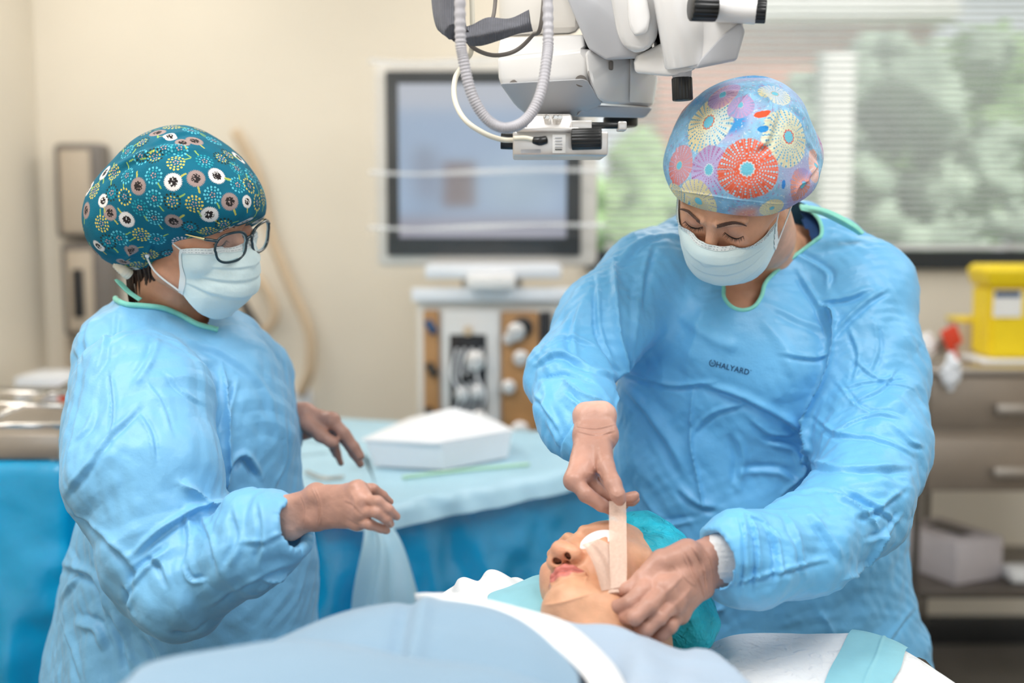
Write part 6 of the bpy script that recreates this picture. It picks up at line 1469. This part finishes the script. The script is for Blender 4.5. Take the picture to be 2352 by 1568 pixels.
# absorbent pad at the right
def pn_(px, py, z):
    d = ray(px, py); return CAM + d * ((z - CAMZ) / d.z)
def prow(ys, xs, z): return [pn_(x, y, z + dz) for x, y, dz in zip(xs, ys, [0] * 9)]
zp_ = .957
padr = [[at(1610, 1560, 1.55), at(1700, 1540, 1.56), at(1850, 1530, 1.56), at(2000, 1540, 1.55), at(2120, 1575, 1.50), at(2240, 1640, 1.44)],
        [at(1618, 1482, 1.49), at(1700, 1457, 1.51), at(1850, 1456, 1.51), at(1995, 1458, 1.50), at(2086, 1498, 1.46), at(2200, 1572, 1.40)],
        [at(1630, 1520, 1.42), at(1700, 1500, 1.43), at(1850, 1500, 1.43), at(1980, 1510, 1.42), at(2070, 1540, 1.38), at(2170, 1610, 1.33)],
        [at(1640, 1600, 1.32), at(1720, 1590, 1.33), at(1850, 1590, 1.33), at(1950, 1590, 1.33), at(2040, 1600, 1.32), at(2120, 1660, 1.28)],
        [at(1650, 1760, 1.16), at(1720, 1760, 1.16), at(1850, 1760, 1.16), at(1950, 1760, 1.16), at(2010, 1760, 1.15), at(2060, 1800, 1.12)]]
tag(patch('white_pad', padr, M['padw'], nu=120, nv=160, thick=.006, fn=lambda u, v, G: .0006 * vnoise(G.reshape(-1, 3) * [1, 2, 1], 50, 2).reshape(u.shape)), 'white crepe absorbent pad spread right of the patient\'s cap', 'pad')
PG = patch_pts(padr, 120, 160); nu_, nv_2 = 70, 50; AG = np.zeros((nu_, nv_2, 3))
du_ = np.gradient(PG, axis=0); dv_ = np.gradient(PG, axis=1); PN = np.cross(du_, dv_); PN /= np.linalg.norm(PN, axis=2)[..., None]; PN *= np.sign(PN[..., 2:3])
for i in range(nu_):
    u = .235 + .765 * i / (nu_ - 1)
    for j in range(nv_2):
        w = j / (nv_2 - 1); v_ = (.55 - .11 * (u - .235) / .765) * (1 - w) + .795 * w
        a_ = u * 119; b_ = v_ * 159; i0, j0 = min(int(a_), 118), min(int(b_), 158); fa, fb_ = a_ - i0, b_ - j0
        P0 = (PG[i0, j0] * (1 - fa) + PG[i0 + 1, j0] * fa) * (1 - fb_) + (PG[i0, j0 + 1] * (1 - fa) + PG[i0 + 1, j0 + 1] * fa) * fb_
        AG[i, j] = P0 + PN[i0, j0] * (.0045 + .0012 * math.sin(9 * u + 6 * w) + .0016 * math.exp(-((w - .45 - .2 * u) / .03) ** 2))
tag(mesh_np('aqua_border', AG.reshape(-1, 3), grid_quads(nu_, nv_2), M['cyanpad']), 'aqua paper towel folded over the white pad\'s right corner', 'towel')
tag(patch('aqua_flap', [[at(2078, 1518, 1.43), at(2086, 1522, 1.43), at(2092, 1528, 1.43)], [at(2070, 1536, 1.40), at(2088, 1542, 1.40), at(2102, 1546, 1.40)], [at(2092, 1552, 1.38), at(2100, 1556, 1.38), at(2108, 1556, 1.38)]], M['cyanpad'], nu=16, nv=16, thick=.001), 'small aqua paper flap hanging off the pad\'s corner', 'paper')
# pillow wrapped in white on the left
pl = [[at(985, 1440, 1.60), at(1040, 1420, 1.62), at(1110, 1410, 1.62), at(1180, 1410, 1.60), at(1260, 1420, 1.58)],
      [at(1010, 1378, 1.54), at(1042, 1330, 1.56), at(1075, 1336, 1.56), at(1120, 1312, 1.56), at(1170, 1325, 1.55), at(1215, 1342, 1.53)][:5],
      [at(1020, 1400, 1.46), at(1050, 1370, 1.48), at(1110, 1350, 1.48), at(1170, 1352, 1.47), at(1240, 1360, 1.45)],
      [at(1020, 1460, 1.36), at(1060, 1440, 1.38), at(1120, 1430, 1.38), at(1180, 1430, 1.37), at(1260, 1430, 1.36)]]
tag(patch('head_pillow', pl, M['whitecl'], nu=50, nv=60, thick=.01, fn=lambda u, v, G: .006 * vnoise(G.reshape(-1, 3), 16, 2).reshape(u.shape) + .004 * np.sin(v * 17 + u * 3)), 'white cloth-covered head pillow left of the patient\'s chin', 'pillow')
tag(patch('aqua_sheet', [[at(1212, 1330, 1.50), at(1228, 1322, 1.50), at(1250, 1318, 1.49), at(1280, 1320, 1.48)], [at(1130, 1360, 1.44), at(1165, 1352, 1.44), at(1205, 1350, 1.43), at(1260, 1350, 1.42)], [at(1120, 1390, 1.38), at(1165, 1388, 1.38), at(1210, 1390, 1.37), at(1270, 1390, 1.36)], [at(1120, 1440, 1.32), at(1165, 1440, 1.32), at(1210, 1440, 1.31), at(1270, 1440, 1.30)]], M['cyanpad'], nu=40, nv=40, thick=.003, fn=lambda u, v, G: .003 * vnoise(G.reshape(-1, 3), 22, 3).reshape(u.shape)), 'aqua paper sheet tucked beside the patient\'s chin', 'sheet')
# pale sheet over the shoulders
sh = [[at(1120, 1480, 1.30), at(1220, 1475, 1.30), at(1320, 1480, 1.30), at(1412, 1490, 1.29), at(1480, 1500, 1.28), at(1560, 1520, 1.27), at(1610, 1530, 1.26), at(1650, 1540, 1.24), at(1740, 1620, 1.18)],
      [at(1120, 1400, 1.22), at(1220, 1408, 1.22), at(1318, 1434, 1.215), at(1412, 1435, 1.21), at(1478, 1459, 1.20), at(1560, 1488, 1.19), at(1603, 1484, 1.185), at(1650, 1497, 1.17), at(1726, 1570, 1.11)],
      [at(1110, 1440, 1.15), at(1210, 1450, 1.155), at(1310, 1470, 1.16), at(1410, 1480, 1.15), at(1480, 1500, 1.11), at(1550, 1530, 1.10), at(1600, 1540, 1.09), at(1650, 1560, 1.08), at(1720, 1620, 1.04)],
      [at(1100, 1600, 1.02), at(1200, 1610, 1.02), at(1300, 1620, 1.02), at(1400, 1630, 1.02), at(1480, 1640, .95), at(1540, 1650, .95), at(1600, 1660, .94), at(1650, 1670, .94), at(1710, 1700, .93)]]
tag(patch('shoulder_sheet', sh, M['drape2'], nu=90, nv=140, thick=.002, fn=lambda u, v, G: .003 * vnoise(G.reshape(-1, 3), 14, 2).reshape(u.shape) + .0015 * vnoise(G.reshape(-1, 3), 40, 3).reshape(u.shape)), 'pale blue sheet drawn up to the patient\'s neck and shoulder', 'sheet')
dr = empty('chest_drape', 'pale blue drape with a broad white border crossing the patient\'s chest', 'drape', (-.1, 1.1, 1.1))
patch('drape_sheet', [[at(560, 1560, 1.30), at(770, 1500, 1.34), at(930, 1450, 1.36), at(1080, 1450, 1.36), at(1230, 1480, 1.33), at(1330, 1560, 1.28)],
      [at(600, 1480, 1.12), at(765, 1413, 1.16), at(925, 1378, 1.185), at(1067, 1380, 1.185), at(1190, 1415, 1.165), at(1320, 1500, 1.12)],
      [at(620, 1530, 1.02), at(780, 1470, 1.06), at(930, 1450, 1.075), at(1080, 1455, 1.075), at(1210, 1490, 1.06), at(1330, 1560, 1.03)],
      [at(600, 1700, .90), at(780, 1680, .92), at(930, 1660, .93), at(1090, 1660, .93), at(1230, 1680, .93), at(1350, 1720, .92)]], M['drape'], dr, nu=90, nv=120, thick=.002,
      fn=lambda u, v, G: .008 * np.exp(-((v - .52 + .12 * u) / .035) ** 2) * np.clip(u * 3 - .6, 0, 1) - .008 * np.exp(-((v - .47 + .12 * u) / .03) ** 2) * np.clip(u * 3 - .6, 0, 1) + .003 * vnoise(G.reshape(-1, 3), 10, 5).reshape(u.shape))
patch('white_border', [[at(955, 1377, 1.186), at(990, 1374, 1.186), at(1067, 1374, 1.182), at(1215, 1405, 1.165), at(1307, 1436, 1.14), at(1400, 1519, 1.08), at(1450, 1600, 1.03)], [at(955, 1378, 1.185), at(990, 1378, 1.18), at(1067, 1384, 1.166), at(1192, 1418, 1.145), at(1290, 1460, 1.11), at(1372, 1538, 1.055), at(1410, 1620, 1.01)],
      [at(955, 1379, 1.184), at(990, 1383, 1.175), at(1067, 1398, 1.15), at(1169, 1433, 1.12), at(1271, 1489, 1.08), at(1345, 1560, 1.03), at(1375, 1640, .99)]], M['whitecl'], dr, nu=24, nv=120, thick=.003, fn=lambda u, v, G: .006 * np.sin(np.pi * u) + .002)
tag(patch('near_sheet', [[at(150, 1720, .90), at(276, 1640, .98), at(343, 1600, 1.04), at(506, 1560, 1.1), at(659, 1520, 1.12), at(800, 1530, 1.10), at(955, 1560, 1.06), at(1150, 1580, 1.03), at(1330, 1620, 1.0)],
      [at(150, 1640, .86), at(276, 1569, .92), at(343, 1519, .97), at(506, 1485, 1.01), at(659, 1462, 1.035), at(800, 1478, 1.03), at(955, 1512, 1.0), at(1150, 1537, .97), at(1380, 1620, .93)],
      [at(150, 1720, .80), at(276, 1630, .86), at(343, 1575, .90), at(506, 1530, .94), at(659, 1510, .96), at(800, 1520, .955), at(955, 1550, .94), at(1150, 1570, .92), at(1380, 1660, .88)],
      [at(150, 1900, .70), at(276, 1850, .74), at(343, 1830, .76), at(506, 1800, .78), at(659, 1790, .79), at(800, 1790, .79), at(955, 1800, .78), at(1150, 1820, .77), at(1380, 1880, .75)]], M['drape'], nu=80, nv=120, thick=.002, fn=lambda u, v, G: .003 * vnoise(G.reshape(-1, 3), 9, 8).reshape(u.shape)), 'smooth blue sheet in the near foreground, below the nurse\'s elbow', 'sheet')
